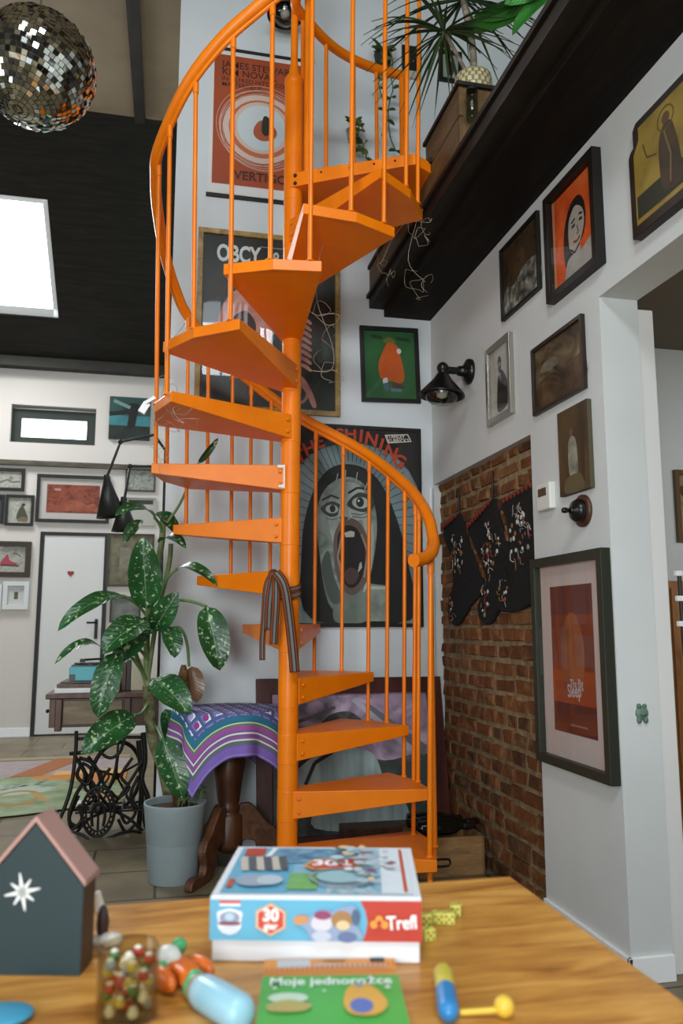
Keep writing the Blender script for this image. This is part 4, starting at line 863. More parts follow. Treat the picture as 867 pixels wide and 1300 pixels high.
LV = [  # base, tip, width px->m, normal, droop, curl
 ((-0.082,4.062,1.264), (-0.110,3.956,1.607), .20, (0,-1,.15), .05, 0), ((-0.194,4.005,1.327), (-0.465,3.831,1.159), .115, (.1,-.65,.75), .16, 0), ((-0.075,3.997,1.206), (-0.268,3.855,1.055), .19, (-.2,-.8,.5), .12, 0),
 ((-0.265,3.956,1.066), (-0.468,3.802,1.013), .07, (.1,-.5,.8), .28, 0), ((-0.084,4.109,1.161), (-0.222,4.059,1.003), .17, (0,-.8,.5), .1, 0), ((-0.212,3.976,1.058), (-0.282,3.932,0.762), .165, (-.15,-1,.1), .08, 0),
 ((-0.125,4.074,0.754), (-0.346,3.906,0.609), .185, (.1,-.85,.4), .1, 0), ((-0.037,4.061,0.925), (0.136,3.921,0.768), .19, (.2,-.9,.3), .12, 0), ((0.019,4.083,1.180), (0.060,3.993,1.029), .13, (.3,-.9,.2), .1, 0),
 ((-0.042,4.099,1.161), (0.066,3.997,1.344), .15, (.1,-.9,.3), .1, 0), ((0.060,4.084,1.466), (0.252,3.930,1.374), .085, (.05,-.75,.7), .2, 0), ((0.207,4.027,1.277), (0.275,3.964,0.968), .19, (.1,-1,.05), .08, 0),
 ((-0.059,4.022,1.714), (-0.237,3.857,1.694), .12, (-.1,-.7,.7), .2, 0), ((0.150,4.037,2.001), (0.242,3.968,2.121), .045, (.4,-.9,.1), .08, 0), ((0.012,3.965,0.654), (0.113,3.899,0.391), .165, (.15,-1,.1), .08, 0), ((-0.029,4.136,1.596), (0.097,3.958,1.558), .10, (0,-.6,.8), .2, 0),
 ((-0.046,4.167,1.762), (0.059,4.080,1.633), .10, (.2,-.8,.4), .12, 0), ((-0.124,4.190,1.722), (-0.202,4.123,1.591), .09, (-.2,-.7,.5), .1, 0), ((-0.028,4.142,1.200), (-0.116,4.067,1.138), .13, (0,-.9,.4), .1, 0), ((0.024,4.247,0.764), (0.089,4.193,0.537), .12, (.1,-1,.2), .1, 0)]
for b_, t_, w_, n_, dr, cu_ in LV:
    mb = MB(); leaf(mb, b_, t_, w_, LEAF, n_, dr, .3, 14, .5, .08); mb.build('leaf', None, pl, fix=False)
mb = MB(); leaf(mb, (0.147,4.188,0.978), (0.178,4.155,0.800), .12, DRY, (.1,-1,.1), .1, .3, 12, .5, .1); o = mb.build('leaf', None, pl, fix=False); o['label'] = 'dried brown leaf'
PET = P('#5f7d48', .5)
for pp in ([(-0.066,4.208,1.160), (-0.078,4.099,1.219), (-0.082,4.062,1.264)], [(-0.060,4.201,1.200), (-0.126,4.100,1.284), (-0.194,4.005,1.327)], [(-0.061,4.231,1.002), (-0.156,4.081,1.104), (-0.265,3.956,1.066)], [(-0.066,4.246,0.902), (-0.154,4.090,1.039), (-0.212,3.976,1.058)], [(-0.012,4.173,1.319), (0.123,4.093,1.305), (0.207,4.027,1.277)], [(-0.031,4.183,1.279), (0.012,4.122,1.416), (0.060,4.084,1.466)], [(0.012,4.191,1.160), (0.082,4.174,1.172), (0.120,4.176,1.101), (0.135,4.191,0.978)], [(-0.055,4.258,0.803), (-0.090,4.170,0.755), (-0.125,4.074,0.754)], [(-0.064,4.255,0.843), (-0.056,4.141,0.898), (-0.037,4.061,0.925)], [(-0.014,4.117,1.635), (-0.035,4.072,1.689), (-0.059,4.022,1.714)], [(-0.016,4.111,1.674), (0.063,4.097,1.796), (0.150,4.037,2.001)], [(-0.032,4.292,0.682), (-0.011,4.111,0.684), (0.012,3.965,0.654)]):
    mb = MB(); mb.tube(smooth_path(pp, 5), .0075, PET, 8); mb.build('petiole', None, pl)
rs = random.Random(9)
for i in range(9):      # little sprouts at the rim
    x, y = c[0]+rs.uniform(.0,.13), c[1]+rs.uniform(-.07,.06); hgt = rs.uniform(.05,.13); mb = MB(); top = V(x+rs.uniform(-.02,.04), y, .33+hgt); mb.tube([(x, y, .32), (x+.005, y, .33+hgt*.5), top], .002, PET, 6)
    for k in range(5): a_ = rs.uniform(0, 6.28); leaf(mb, top-V(0,0,rs.random()*hgt*.6), top+V(math.cos(a_)*.022, math.sin(a_)*.02, rs.uniform(-.02,.02))-V(0,0,rs.random()*hgt*.4), .012, PET, (0,-.5,.8), .1, .2, 4)
    mb.build('sprout', None, pl, fix=False)

# ================================================================== TREADLE SEWING TABLE
sy = 4.95
ms = thing('treadle_sewing_table', 'antique treadle sewing table with wooden drawer top and black cast iron base', 'sewing table', (-.3, 5.1, 0))
a = Vector((-0.649,4.950,0.794)); b = Vector((0.004,4.950,0.750)); zt_ = a.z; zl_ = Vector((-0.630,4.950,0.762)).z; zbm = Vector((-0.458,4.950,0.599)).z
mb = MB(); mb.bx(a.x, .12, sy, sy+.45, zl_, zt_); mb.build('tabletop', WALNUT, ms, .006)
GREYW = m_wood('grey_oak', ['#4a3d2e','#66583f','#7d6d55'], (1,4,6), .5, 5.)
mb = MB(); mb.bx(a.x+.02, .1, sy+.03, sy+.42, zbm, zl_); mb.build('apron', WALNUT, ms, .003)
dz0, dz1 = zbm+.015, zl_-.012
mb = MB(); xx = Vector((-0.550,4.950,0.707)).x; x2_ = Vector((-0.220,4.950,0.700)).x; mb.bx(xx, x2_, sy+.015, sy+.04, dz0, dz1); mb.build('drawer', GREYW, ms, .004)
for xk in (xx-.025, x2_+.03):
    mb = MB(); mb.bx(xk-.02, xk+.02, sy+.008, sy+.05, zbm-.02, zl_); mb.build('corner_block', WALNUT, ms, .006)
mb = MB(); mb.lathe([(.006, 0), (.006, .015), (.012, .02), (.012, .028), (.004, .034)], V(a.x+.02, sy+.15, (dz0+dz1)/2), n=12, axis=V(-1,0,0)); mb.build('knob', BLACK, ms)
def irn(paths, r=.009, name='iron_frame', k=6):
    mb = MB()
    for p in paths: mb.tube(smooth_path(p, k), r, IRON, 8)
    return mb.build(name, None, ms)
def ov(x, y, rx, ry, yv=sy+.05, n=20, tw=0.):   # oval loop of points
    return None
irn([[(-0.472,4.970,0.579), (-0.471,4.970,0.459), (-0.486,4.950,0.267), (-0.528,4.930,0.122), (-0.577,4.920,0.017)], [(-0.505,4.970,0.452), (-0.420,4.990,0.455)], [(-0.474,4.970,0.438), (-0.414,4.980,0.324), (-0.461,4.980,0.216), (-0.490,4.970,0.112), (-0.469,4.970,0.038), (-0.420,4.970,0.087), (-0.440,4.970,0.165)], [(-0.452,4.970,0.428), (-0.373,4.980,0.388), (-0.394,4.980,0.279), (-0.457,4.980,0.325), (-0.435,4.980,0.399)]], .011, 'side_frame')
irn([[(-0.095,5.000,0.556), (-0.080,5.000,0.397), (-0.095,5.000,0.286), (-0.055,5.000,0.173), (-0.069,5.000,0.063), (-0.040,5.000,-0.018)], [(-0.123,5.100,0.498), (-0.095,5.100,0.222), (-0.105,5.100,-0.003)]], .016, 'side_frame')
irn([[(-0.454,5.000,0.410), (-0.360,5.000,0.252), (-0.267,5.000,0.138), (-0.154,5.000,0.067), (-0.076,5.000,-0.008)], [(-0.090,5.000,0.397), (-0.183,5.000,0.245), (-0.267,5.000,0.138), (-0.387,5.000,0.078), (-0.445,5.000,0.012)], [(-0.403,5.000,0.431), (-0.327,5.000,0.317), (-0.351,5.000,0.252)], [(-0.235,5.000,0.447), (-0.249,5.000,0.336), (-0.281,5.000,0.249), (-0.318,5.000,0.294), (-0.276,5.000,0.359)], [(-0.181,5.000,0.200), (-0.124,5.000,0.109), (-0.175,5.000,0.046), (-0.213,5.000,0.114)], [(-0.436,5.000,0.396), (-0.382,5.000,0.350), (-0.413,5.000,0.254), (-0.349,5.000,0.199), (-0.391,5.000,0.166)], [(-0.153,5.000,0.413), (-0.212,5.000,0.312), (-0.165,5.000,0.244), (-0.225,5.000,0.193), (-0.271,5.000,0.231)], [(-0.114,5.000,0.309), (-0.154,5.000,0.199), (-0.098,5.000,0.108)], [(-0.445,5.000,0.212), (-0.492,5.000,0.083), (-0.438,5.000,0.037)], [(-0.221,5.000,0.070), (-0.174,5.000,-0.002), (-0.122,5.000,0.039)], [(-0.469,5.000,0.530), (-0.283,5.000,0.534), (-0.085,5.000,0.528)], [(-0.372,5.000,0.528), (-0.333,5.000,0.450), (-0.278,5.000,0.417), (-0.226,5.000,0.447), (-0.202,5.000,0.523)]], .0095, 'cross_brace')
irn([[(-0.556,4.930,0.001), (-0.491,4.900,0.038), (-0.408,4.880,0.022), (-0.347,4.870,-0.017), (-0.276,4.880,-0.007), (-0.192,4.900,0.018), (-0.105,4.930,0.011), (-0.056,4.950,-0.040)]], .009, 'foot_rail')
mc = Vector((-0.326,4.900,0.140)); mb = MB()
for rx, rz, r_ in ((.088, .135, .009), (.068, .108, .006)):
    mb.tube([mc+V(rx*math.cos(2*PI*i/32), 0, rz*math.sin(2*PI*i/32)) for i in range(32)], r_, IRON, 8, closed=True)
for i in range(24):
    a_ = 2*PI*i/24; mb.ball(mc+V(.078*math.cos(a_), -.004, .121*math.sin(a_)), .008, IRON, 6)
mb.tube(smooth_path([mc+V(-.03,0,-.08), mc+V(-.035,0,0), mc+V(0,-.005,.05), mc+V(.035,0,0), mc+V(.03,0,-.08)], 4), .009, IRON, 8); mb.tube([mc+V(0,0,-.1), mc+V(0,-.004,0), mc+V(0,0,.1)], .007, IRON, 8); mb.ball(mc+V(0,-.005,.01), .022, IRON, 10, (1,.5,1.4))
for s_ in (-1, 1): mb.tube(smooth_path([mc+V(s_*.02,0,.14), mc+V(s_*.05,0,.19), mc+V(s_*.02,0,.22), mc+V(0,0,.17)], 4), .006, IRON, 7)
mb.build('medallion', None, ms)
wc = Vector((-0.245,5.120,0.293)); mb = MB(); rW = .17
mb.tube([wc+V(rW*.82*math.cos(2*PI*i/40), .1*math.cos(2*PI*i/40), rW*1.15*math.sin(2*PI*i/40)) for i in range(40)], .013, IRON, 10, closed=True)
for i in range(5):
    a_ = 2*PI*i/5+.3; mb.tube([wc, wc+V(rW*.82*math.cos(a_), .1*math.cos(a_), rW*1.15*math.sin(a_))], .007, IRON, 7)
mb.lathe([(.02, -.02), (.02, .02)], wc, IRON, 12, axis=V(.2,-1,0)); mb.build('flywheel', None, ms)
mb = MB(); pz = .12
for i in range(7): mb.tube([(-.44+.06*i, 4.98, pz), (-.44+.06*i, 5.2, pz+.02)], .006, IRON, 6)
for yy in (4.98, 5.09, 5.2): mb.tube([(-.46, yy, pz), (-.06, yy, pz)], .007, IRON, 6)
mb.tube([(-.5, 5.09, pz-.005), (.05, 5.09, pz-.005)], .009, IRON, 8); mb.build('treadle', None, ms)
zT = zt_
mb = MB(); x0 = Vector((-0.606,4.950,0.806)).x; mb.bx(x0, x0+.36, sy+.03, sy+.3, zT, zT+.028); o = mb.build('book', P('#d5d6d2', .6), None, .003); tag(o, 'flat white book at the left of the sewing table top', 'book')
mb = MB(); mb.bx(x0+.01, x0+.355, sy+.04, sy+.36, zT+.028, zT+.052); mb.bx(x0+.03, x0+.34, sy+.06, sy+.34, zT+.052, zT+.064); o = mb.build('wooden_board', WALNUT, None, .003); tag(o, 'dark stepped wooden board lying on the white book', 'board')
rpz = zT+.064; x1 = Vector((-0.535,5.050,0.902)).x
rp = thing('record_player', 'small turquoise portable record player on the sewing table', 'record player', (x1+.12, sy+.22, rpz))
TQ = P('#54a5ad', .5); mb = MB(); mb.bx(x1, x1+.25, sy+.08, sy+.33, rpz, rpz+.085); mb.build('case', TQ, rp, .008)
mb = MB(); mb.bx(x1+.01, x1+.24, sy+.09, sy+.32, rpz+.085, rpz+.093); mb.build('deck', P('#3a3f3c', .5), rp)
mb = MB(); mb.lathe([(.10, .093), (.10, .102), (.09, .104)], (x1+.115, sy+.2, rpz), n=32); mb.build('platter', BLACKGLOSS, rp)
mb = MB(); mb.tube([(x1+.22, sy+.27, rpz+.09), (x1+.22, sy+.27, rpz+.125), (x1+.07, sy+.13, rpz+.122)], .007, n=8); mb.box((x1+.07, sy+.13, rpz+.118), (.03,.02,.02)); mb.build('tone_arm', BLACK, rp)
mb = MB(); mb.box((x1+.02, sy+.08, rpz+.02), (.03,.012,.04)); mb.box((x1+.20, sy+.077, rpz+.055), (.05,.008,.022)); mb.build('corner_and_clasp', P('#2c2a26', .4), rp)
mb = MB(); p = Vector((-0.181,5.150,0.764)); mb.bx(p.x, p.x+.075, sy+.15, sy+.36, zT, zT+.19); o = mb.build('storage_box', P('#b5ab94', .7), None, .003); tag(o, 'upright cream box standing on the sewing table behind the leaves', 'box')
for i, (cx_, hh_, col) in enumerate(((.028,.20,'#3a3a3c'),(.056,.185,'#5a4030'),(.084,.21,'#2c3a3c'))):
    mb = MB(); mb.bx(p.x-cx_, p.x-cx_+.025, sy+.17, sy+.34, zT+.0, zT+hh_*.9); o = mb.build('book', P(col, .6), None, .002); tag(o, ('dark grey upright book nearest to the cream box', 'brown upright book in the middle of three behind the leaves', 'dark teal upright book beside the turquoise record player')[i], 'book', 'upright books on the sewing table')

# ================================================================== LAMP WITH TWO BLACK SHADES
fl = thing('floor_lamp', 'black standing lamp with two jointed arms and cone shades behind the plant', 'lamp', (.0, 5.9, 0))
LY = 5.6
mb = MB(); mb.lathe([(.15, 0), (.15, .02), (.03, .03), (.012, .05)], (-.02, LY+.05, 0), n=32); mb.build('base', BLACK, fl)
tp = Vector((-0.101,5.600,2.507)); mb = MB(); mb.tube([(-.02, LY+.05, .03), (-.02, LY+.05, tp.z-.1), tp], .011, n=10); mb.build('pole', BLACK, fl)
for e1, e2, top, bot, R0 in (((-0.328,5.600,2.445), (-0.407,5.600,2.197), (-0.405,5.600,2.159), (-0.370,5.600,1.920), .098), ((-0.258,5.600,2.276), (-0.286,5.600,2.043), (-0.290,5.600,2.010), (-0.278,5.600,1.825), .088)):
    st = tp if e1[2] > 2.2 else V(tp.x, LY, e1[2]+.0)
    mb = MB(); mb.tube([tp if R0 > .09 else (-.02, LY+.05, e1[2]+.02), e1, e2], .010, n=8); mb.ball(e1, .018, None, 10); mb.ball(e2, .018, None, 10); mb.build('arm', BLACK, fl)
    top = Vector(top); bot = Vector(bot); ax = bot-top; L = ax.length; mb = MB()
    mb.lathe([(.02, -.03), (.028, 0), (.034, .02), (R0, L), (R0-.004, L), (.03, .022)], top, n=32, axis=ax, cap=False); mb.lathe([(.018,-.05),(.02,-.03)], top, n=16, axis=ax); mb.build('shade', P('#1c1d1a', .4), fl)

# ================================================================== RUG
def m_rug():
    t = NT('picture_rug'); b = t.bsdf(.95, 0, .1); co = t.coord('Object')
    n = t.add('ShaderNodeTexNoise'); n.inputs['Scale'].default_value = 26; n.inputs['Detail'].default_value = 4; t.link(co, n.inputs[0]); t.link(t.ramp(n.outputs[0], [(.35,'#767c60'),(.65,'#939778')]), b.inputs['Base Color']); return t.m
mb = MB(); rx0, rx1, ry0, ry1 = -2.6, -.25, 5.68, 7.85
def rg(u, v, n): return V(rx0+u, ry0+v, .009+n)
ri = [('rect', 0, 0, 1, .018, '#2a261f'), ('rect', 0, .55, 1, 1, NZ(('#877a7c','#9c8e8a','#7a7280'), 8., .95, (1,3,1))), ('rect', 0, .93, 1, 1, '#8f8064'), ('rect', 0, .915, 1, .93, '#4d3a2a'), ('rect', 0, .5, .45, .62, '#a36a48'), ('rect', .70, .38, 1, .56, '#b3701f'), ('rect', .76, .56, 1, .64, '#c29a5a'), ('poly', [(.62,.55),(.72,.55),(.83,.93),(.73,.95)], '#94562a'),
 ('poly', [(.2,.6),(.3,.6),(.42,.9),(.34,.9)], '#7d8d8a'), ('poly', [(.36,.6),(.40,.6),(.5,.9),(.46,.9)], '#b0a8a0'), ('ell', .5, .20, .5, .32, NZ(('#6c7a58','#84906f','#939d84'), 6., .95)), ('ell', .55, .3, .25, .1, '#98a594'), ('ring', .70, .17, .07, .12, .22, '#94702f'), ('line', [(.74,.24),(.80,.10)], .05, '#a08040'), ('line', [(.60,.09),(.68,.06),(.76,.07)], .04, '#94702f'), ('ell', .90, .06, .035, .028, '#c5c6bd'), ('ell', .60, .05, .06, .028, '#c5c6bd'), ('ell', .95, .13, .05, .06, '#a97a45')]
rs = random.Random(4)
for i in range(60): u = rs.uniform(.3,1); v = .42-abs(u-.68)*.35+rs.uniform(-.12,.06); ri.append(('poly', [(u,v),(u+.02,v+.008),(u+.028,v+.02),(u+.012,v+.016)], '#3f4a34'))
art(mb, rg, rx1-rx0, ry1-ry0, ri, m_rug(), 0)
for i in range(1, len(mb.v)): pass
mb.bx(rx0, rx1, ry0, ry1, 0.0005, .0088, P('#4a4438', .95)); o = mb.build('rug', None, None, fix=False); tag(o, 'colourful patterned rug with green meadow and orange paths on the floor beyond the sewing table', 'rug')

# ================================================================== FAR WALL PICTURES
ink = NZ(('#8d8d84','#a5a59a','#b9b8ad'), 30., .6, detail=8.)
framed('framed_picture', 'pale horizontal drawing in a thin black frame, topmost left under the ledge', 'picture', 'B', (-1.892,9.400,2.937), (-1.570,9.400,2.680), .035, .03, BLACK, 0, None, ink, [('line', [(.1,.3),(.4,.5),(.6,.35),(.95,.4)], .02, '#6a6a62'), ('ell', .55, .6, .1, .12, '#7d8076')], True)
framed('framed_picture', 'black framed drawing of a dark seated shape below the topmost pale drawing', 'picture', 'B', (-1.759,9.400,2.638), (-1.458,9.400,2.290), .03, .03, BLACK, 0, None, ink, [('blob', [(.4,.15),(.45,.5),(.62,.68),(.8,.4),(.86,.15)], '#4a4838'), ('ell', .66, .72, .08, .06, '#2c2a24'), ('blob', [(.4,.1),(.6,.25),(.88,.2),(.8,.06)], '#75664a')], True)
framed('framed_picture', 'dark picture at the left edge beside the seated shape drawing', 'picture', 'B', (-2.071,9.400,2.635), (-1.769,9.400,2.308), .03, .03, BLACK, 0, None, P('#3a4a48'), [('rect', .1, .1, .9, .5, '#2c3834')], True)
rust = NZ(('#4a1f15','#75341f','#91482f','#6a2b1a'), 9., .5, detail=9., dist=1.)
framed('framed_picture', 'wide rust-red print with pale mount in a black frame above the white door', 'picture', 'B', (-1.438,9.400,2.884), (-0.644,9.400,2.340), .035, .035, BLACK, .075, P('#bdb8b2', .7), rust, [('blob', [(.3,.1),(.4,.4),(.6,.45),(.75,.3),(.9,.35),(.95,.05)], NZ(('#7d3a26','#a86048'), 12.)), ('blob', [(.05,.7),(.2,.9),(.4,.75),(.3,.5),(.1,.5)], NZ(('#6a2c1c','#96492f'), 12.)), ('rect', .14, .78, .26, .86, '#a58d80')], True)
framed('framed_picture', 'picture with a red boat shape in a brown wooden frame left of the white door', 'picture', 'B', (-1.893,9.400,2.112), (-1.461,9.400,1.717), .055, .04, P('#33261a', .5), .0, P('#b5b3a8'), ink, [('blob', [(.2,.3),(.3,.55),(.42,.7),(.5,.45),(.75,.34),(.6,.28)], '#a8454f'), ('line', [(.2,.27),(.8,.25)], .02, '#5a3a3c'), ('ell', .62, .72, .03, .03, '#2c3428'), ('line', [(.66,.75),(.85,.6)], .01, '#4a4a44')], True)
framed('framed_picture', 'small dark print in a wide white frame below the red boat picture', 'picture', 'B', (-1.729,9.400,1.670), (-1.459,9.400,1.361), .05, .035, P('#cdd0cf', .5), .065, P('#c9cbc8'), NZ(('#3a3422','#5a5236','#7d775f'), 24., .6), [], True)
framed('framed_picture', 'white picture frame cut by the left edge of the photo beside the small dark print', 'picture', 'B', (-2.010,9.400,1.632), (-1.739,9.400,1.342), .05, .035, P('#cdd0cf', .5), .06, P('#c9cbc8'), P('#5a5a50'), [], True)
framed('framed_picture', 'brown faded picture right of the white door behind the speckled leaf', 'picture', 'B', (-0.648,9.400,2.231), (-0.129,9.400,1.626), .02, .025, P('#3a3426', .5), 0, None, NZ(('#4d4838','#6a6450','#7d7762'), 9., .6, detail=8.), [('rect', .25, .3, .5, .75, NZ(('#6a6656','#85816e'), 14.))], False)
framed('framed_picture', 'small grey picture low beside the door behind the plant leaves', 'picture', 'B', (-0.594,9.400,1.515), (-0.255,9.400,1.224), .02, .025, P('#2c2a26', .5), 0, None, NZ(('#5a5c56','#7d7f78'), 12.), [], False)
framed('framed_picture', 'sketchy grey drawing in a thin dark frame behind the lamp arm', 'picture', 'B', (-0.478,9.400,3.036), (-0.138,9.400,2.724), .018, .025, P('#3a3a34', .5), 0, None, NZ(('#5f615a','#8d8f86','#a5a69c'), 34., .6, detail=9.), [], False)
framed('framed_picture', 'pale notice with dark heading partly behind the upper plant leaf', 'picture', 'B', (-0.464,9.400,2.656), (-0.125,9.400,2.326), .012, .02, P('#a9a79e', .5), 0, None, P('#b5b2aa'), [('rect', .06, .78, .94, .94, '#3a3a34')], True)
framed('canvas_painting', 'unframed teal and dark green canvas right of the small far window', 'painting', 'B', (-0.686,9.400,3.834), (-0.221,9.400,3.330), 0, .04, P('#1f2c28', .6), 0, None, NZ(('#182420','#22403a','#2c544f'), 4., .6, detail=7.), [('rect', 0, .32, 1, .56, NZ(('#2c6268','#3f828a'), 5.)), ('rect', 0, 0, 1, .32, NZ(('#141c17','#23302a'), 9.)), ('blob', [(.45,.3),(.47,.55),(.40,.75),(.55,.86),(.75,.8),(.68,.6),(.62,.3)], '#14140f'), ('line', [(0,.58),(.3,.62),(.6,.7)], .05, '#161a15'), ('line', [(.1,.9),(.5,.75)], .04, '#6d8a86')], False)
hc = Vector((-1.030,9.400,1.767)); mb = MB(); pts = []
for i in range(28):
    t = 2*PI*i/28; pts.append(V(hc.x+.0022*16*math.sin(t)**3, YF-.013, hc.z+.0022*(13*math.cos(t)-5*math.cos(2*t)-2*math.cos(3*t)-math.cos(4*t))))
mb.prism(pts, (0,-.006,0)); o = mb.build('heart_sticker', P('#8a1f1f', .5), None); tag(o, 'small red heart stuck on the white far door', 'sticker')

# ================================================================== UPSTAIRS PLANTS
mb = MB(); mb.bx(1.172, 1.40, 2.955, 3.40, 3.345, 3.485); struct('trim_10', mb, BROWNBOARD)
mb = MB(); mb.bx(1.160, 1.41, 2.94, 3.41, 3.485, 3.503); struct('trim_11', mb, DARKBEAM)
gl = thing('glass_lantern', 'small clear glass lantern hanging on the brown mezzanine board below the pale plant pot', 'lantern', (1.215, 2.92, 3.30))
mb = MB(); mb.lathe([(.022, 3.31), (.026, 3.316), (.026, 3.44), (.02, 3.45)], (1.218, 2.922, 0), n=20, cap=False); mb.build('glass', glass_mat(.03, '#cfd6cc', 1.5), gl); mb = MB(); mb.lathe([(.022, 3.446), (.022, 3.46), (.008, 3.464)], (1.218, 2.922, 0), n=18); mb.tube([(1.218, 2.922, 3.46), (1.218, 2.94, 3.47), (1.218, 2.956, 3.47)], .003, n=6); mb.build('cap', BLACK, gl)
dr = thing('potted_dracaena', 'dracaena palm with thin drooping leaves in a woven cream pot on the mezzanine', 'plant', (1.30, 3.10, 3.503))
def m_weave():
    t = NT('woven_basket'); b = t.bsdf(.45, 0, .4); co = t.coord('UV', (1,1,1)); br = t.add('ShaderNodeTexBrick'); br.inputs['Scale'].default_value = 1.; br.inputs['Brick Width'].default_value = .055; br.inputs['Row Height'].default_value = .14; br.inputs['Mortar Size'].default_value = .012
    br.inputs['Color1'].default_value = hexc('#c2ba92'); br.inputs['Color2'].default_value = hexc('#b9b088'); br.inputs['Mortar'].default_value = hexc('#7a7050'); t.link(co, br.inputs[0]); t.link(br.outputs[0], b.inputs['Base Color']); t.bump(br.outputs[1], b, -.4, .01); return t.m
mb = MB(); prof = [(.070, 3.503), (.082, 3.54), (.087, 3.60), (.083, 3.645), (.081, 3.65), (.075, 3.645), (.072, 3.61)]; n = 36; rows = []; pc_ = (1.30, 3.10)
for j, (r, z) in enumerate(prof):
    row = []
    for i in range(n+1): q = mb.vert((pc_[0]+r*math.cos(2*PI*i/n), pc_[1]+r*math.sin(2*PI*i/n), z)); mb.uv[q] = (i/n, j/3.); row.append(q)
    rows.append(row)
for A, B in zip(rows, rows[1:]):
    for i in range(n): mb.face((A[i], A[i+1], B[i+1], B[i]), None, True)
mb.face(rows[0][:-1][::-1]); mb.build('pot', m_weave(), dr)
mb = MB(); mb.lathe([(.0, 3.625), (.073, 3.62)], (*pc_, 0), n=20, cap=False); mb.build('soil', P('#3a2c1e', .95), dr)
DT = NZ(('#5f574a','#7d7464','#938a78'), 20., .8, (1,1,3), bump=.5)
crown = V(1.255, 3.08, 4.02); mb = MB(); mb.tube(smooth_path([(1.305, 3.10, 3.61), (1.30, 3.09, 3.75), (1.285, 3.085, 3.88), crown], 5), .016, DT, 10); mb.build('trunk', None, dr)
c2 = V(1.14, 3.03, 3.80); mb = MB(); mb.tube(smooth_path([(1.30, 3.10, 3.61), (1.24, 3.07, 3.68), c2], 5), .009, DT, 8); mb.build('trunk', None, dr)
DL = P('#24371f', .5); DL2 = P('#34502a', .5)
rs = random.Random(21)
for ci, (cc, cnt, Ln) in enumerate(((c2, 46, .36), (crown, 44, .50))):
    for i in range(cnt):
        a_ = 2.4*i+rs.uniform(-.2,.2); up = rs.uniform(-.7,.9); L = Ln*rs.uniform(.7,1.1); d = V(math.cos(a_), math.sin(a_)*.8, up).normalized(); mb = MB()
        pts = [cc+d*(L*t)+V(0,0,-1)*(L*(.45 if up > 0 else .25)*t*t)+V(0,0,0) for t in [k/7 for k in range(8)]]
        wmax = .0075; prev = None; m_ = DL if rs.random() < .6 else DL2; sd = d.cross(V(0,0,1)).normalized() if abs(d.z) < .98 else V(1,0,0)
        for k, p in enumerate(pts):
            t = k/7; wv = wmax*(.6+.8*t if t < .4 else (1-t)*1.5+.02); A = mb.vert(p-sd*wv); C_ = mb.vert(p-V(0,0,.004)); B = mb.vert(p+sd*wv)
            if prev: mb.face((prev[0], prev[1], C_, A), m_, True); mb.face((prev[1], prev[2], B, C_), m_, True)
            prev = (A, C_, B)
        mb.build('leaf', None, dr, fix=False)
bp = thing('broad_leaf_plant', 'glossy broad-leaved green plant hanging over the mezzanine edge at the top', 'plant', (1.62, 2.72, 3.345))
BL = m_leaf('plain_green_leaf', '#1f5a22', '#3a8a34', '#7ab060', .7)
mb = MB(); mb.lathe([(.09, 3.345), (.12, 3.50), (.125, 3.52), (.115, 3.52), (.0, 3.50)], (1.62, 2.72, 0), n=30); mb.build('pot', P('#5a3a28', .7), bp)
mb = MB(); mb.tube(smooth_path([(1.62, 2.72, 3.5), (1.56, 2.7, 3.7), (1.50, 2.68, 3.86)], 5), .012, P('#3f6a30', .5), 8); mb.build('stem', None, bp)
for b_, t_, w_, n_ in (((1.48,2.70,3.80), (1.200,3.126,3.911), .11, (0,-.4,-.9)), ((1.50,2.70,3.82), (1.250,2.966,3.838), .10, (0,-.5,-.8)), ((1.46,2.66,3.72), (1.360,2.812,3.646), .09, (-.8,-.6,0)), ((1.50,2.68,3.80), (1.300,2.751,3.732), .12, (-.5,-.7,-.3)), ((1.50,2.68,3.84), (1.340,2.631,3.678), .12, (-.5,-.7,-.3)), ((1.5,2.7,3.85), (1.280,2.899,3.925), .12, (0,-.6,-.7))):
    mb = MB(); mid_ = (Vector(b_)+Vector(t_))/2; leaf(mb, b_, t_, w_, BL, n_, .12, .25, 12, .5, .05); mb.build('leaf', None, bp, fix=False)
# trailing plants on the back wall upstairs
vn = thing('trailing_plant', 'trailing green plant in a small wall pot behind the landing guard rail', 'plant', (1.20, 4.40, 4.72))
VL = P('#2c4a20', .5); VL2 = P('#5a6a34', .5)
def vine(root, c, L, seed, n=22, sp=.08):
    rs = random.Random(seed); c = Vector(c); pts = [c+V(rs.uniform(-.02,.02)+.02*math.sin(i), rs.uniform(-.02,.02), -L*i/8) for i in range(9)]; mb = MB(); mb.tube(smooth_path(pts, 3), .004, VL2, 6); mb.build('stem', None, root)
    for i in range(n):
        p = pts[rs.randrange(9)]; a_ = rs.uniform(0, 6.28); q = p+V(math.cos(a_)*.05, -abs(math.sin(a_))*.04, rs.uniform(-.05,.02)); mb = MB(); leaf(mb, p, q, .04, VL if rs.random() < .7 else VL2, (0,-1,.3), .1, .2, 6); mb.build('leaf', None, root, fix=False)
pc2 = Vector((1.243,4.400,4.736)); mb = MB(); mb.lathe([(.04, -.09), (.055, 0), (.058, .01), (.05, .01), (.0, -.005)], pc2, n=24); mb.build('pot', P('#2c2a22', .6), vn); mb = MB(); mb.bx(pc2.x-.012, pc2.x+.012, pc2.y+.03, YB-.001, pc2.z-.05, pc2.z-.03); mb.build('bracket', BLACK, vn)
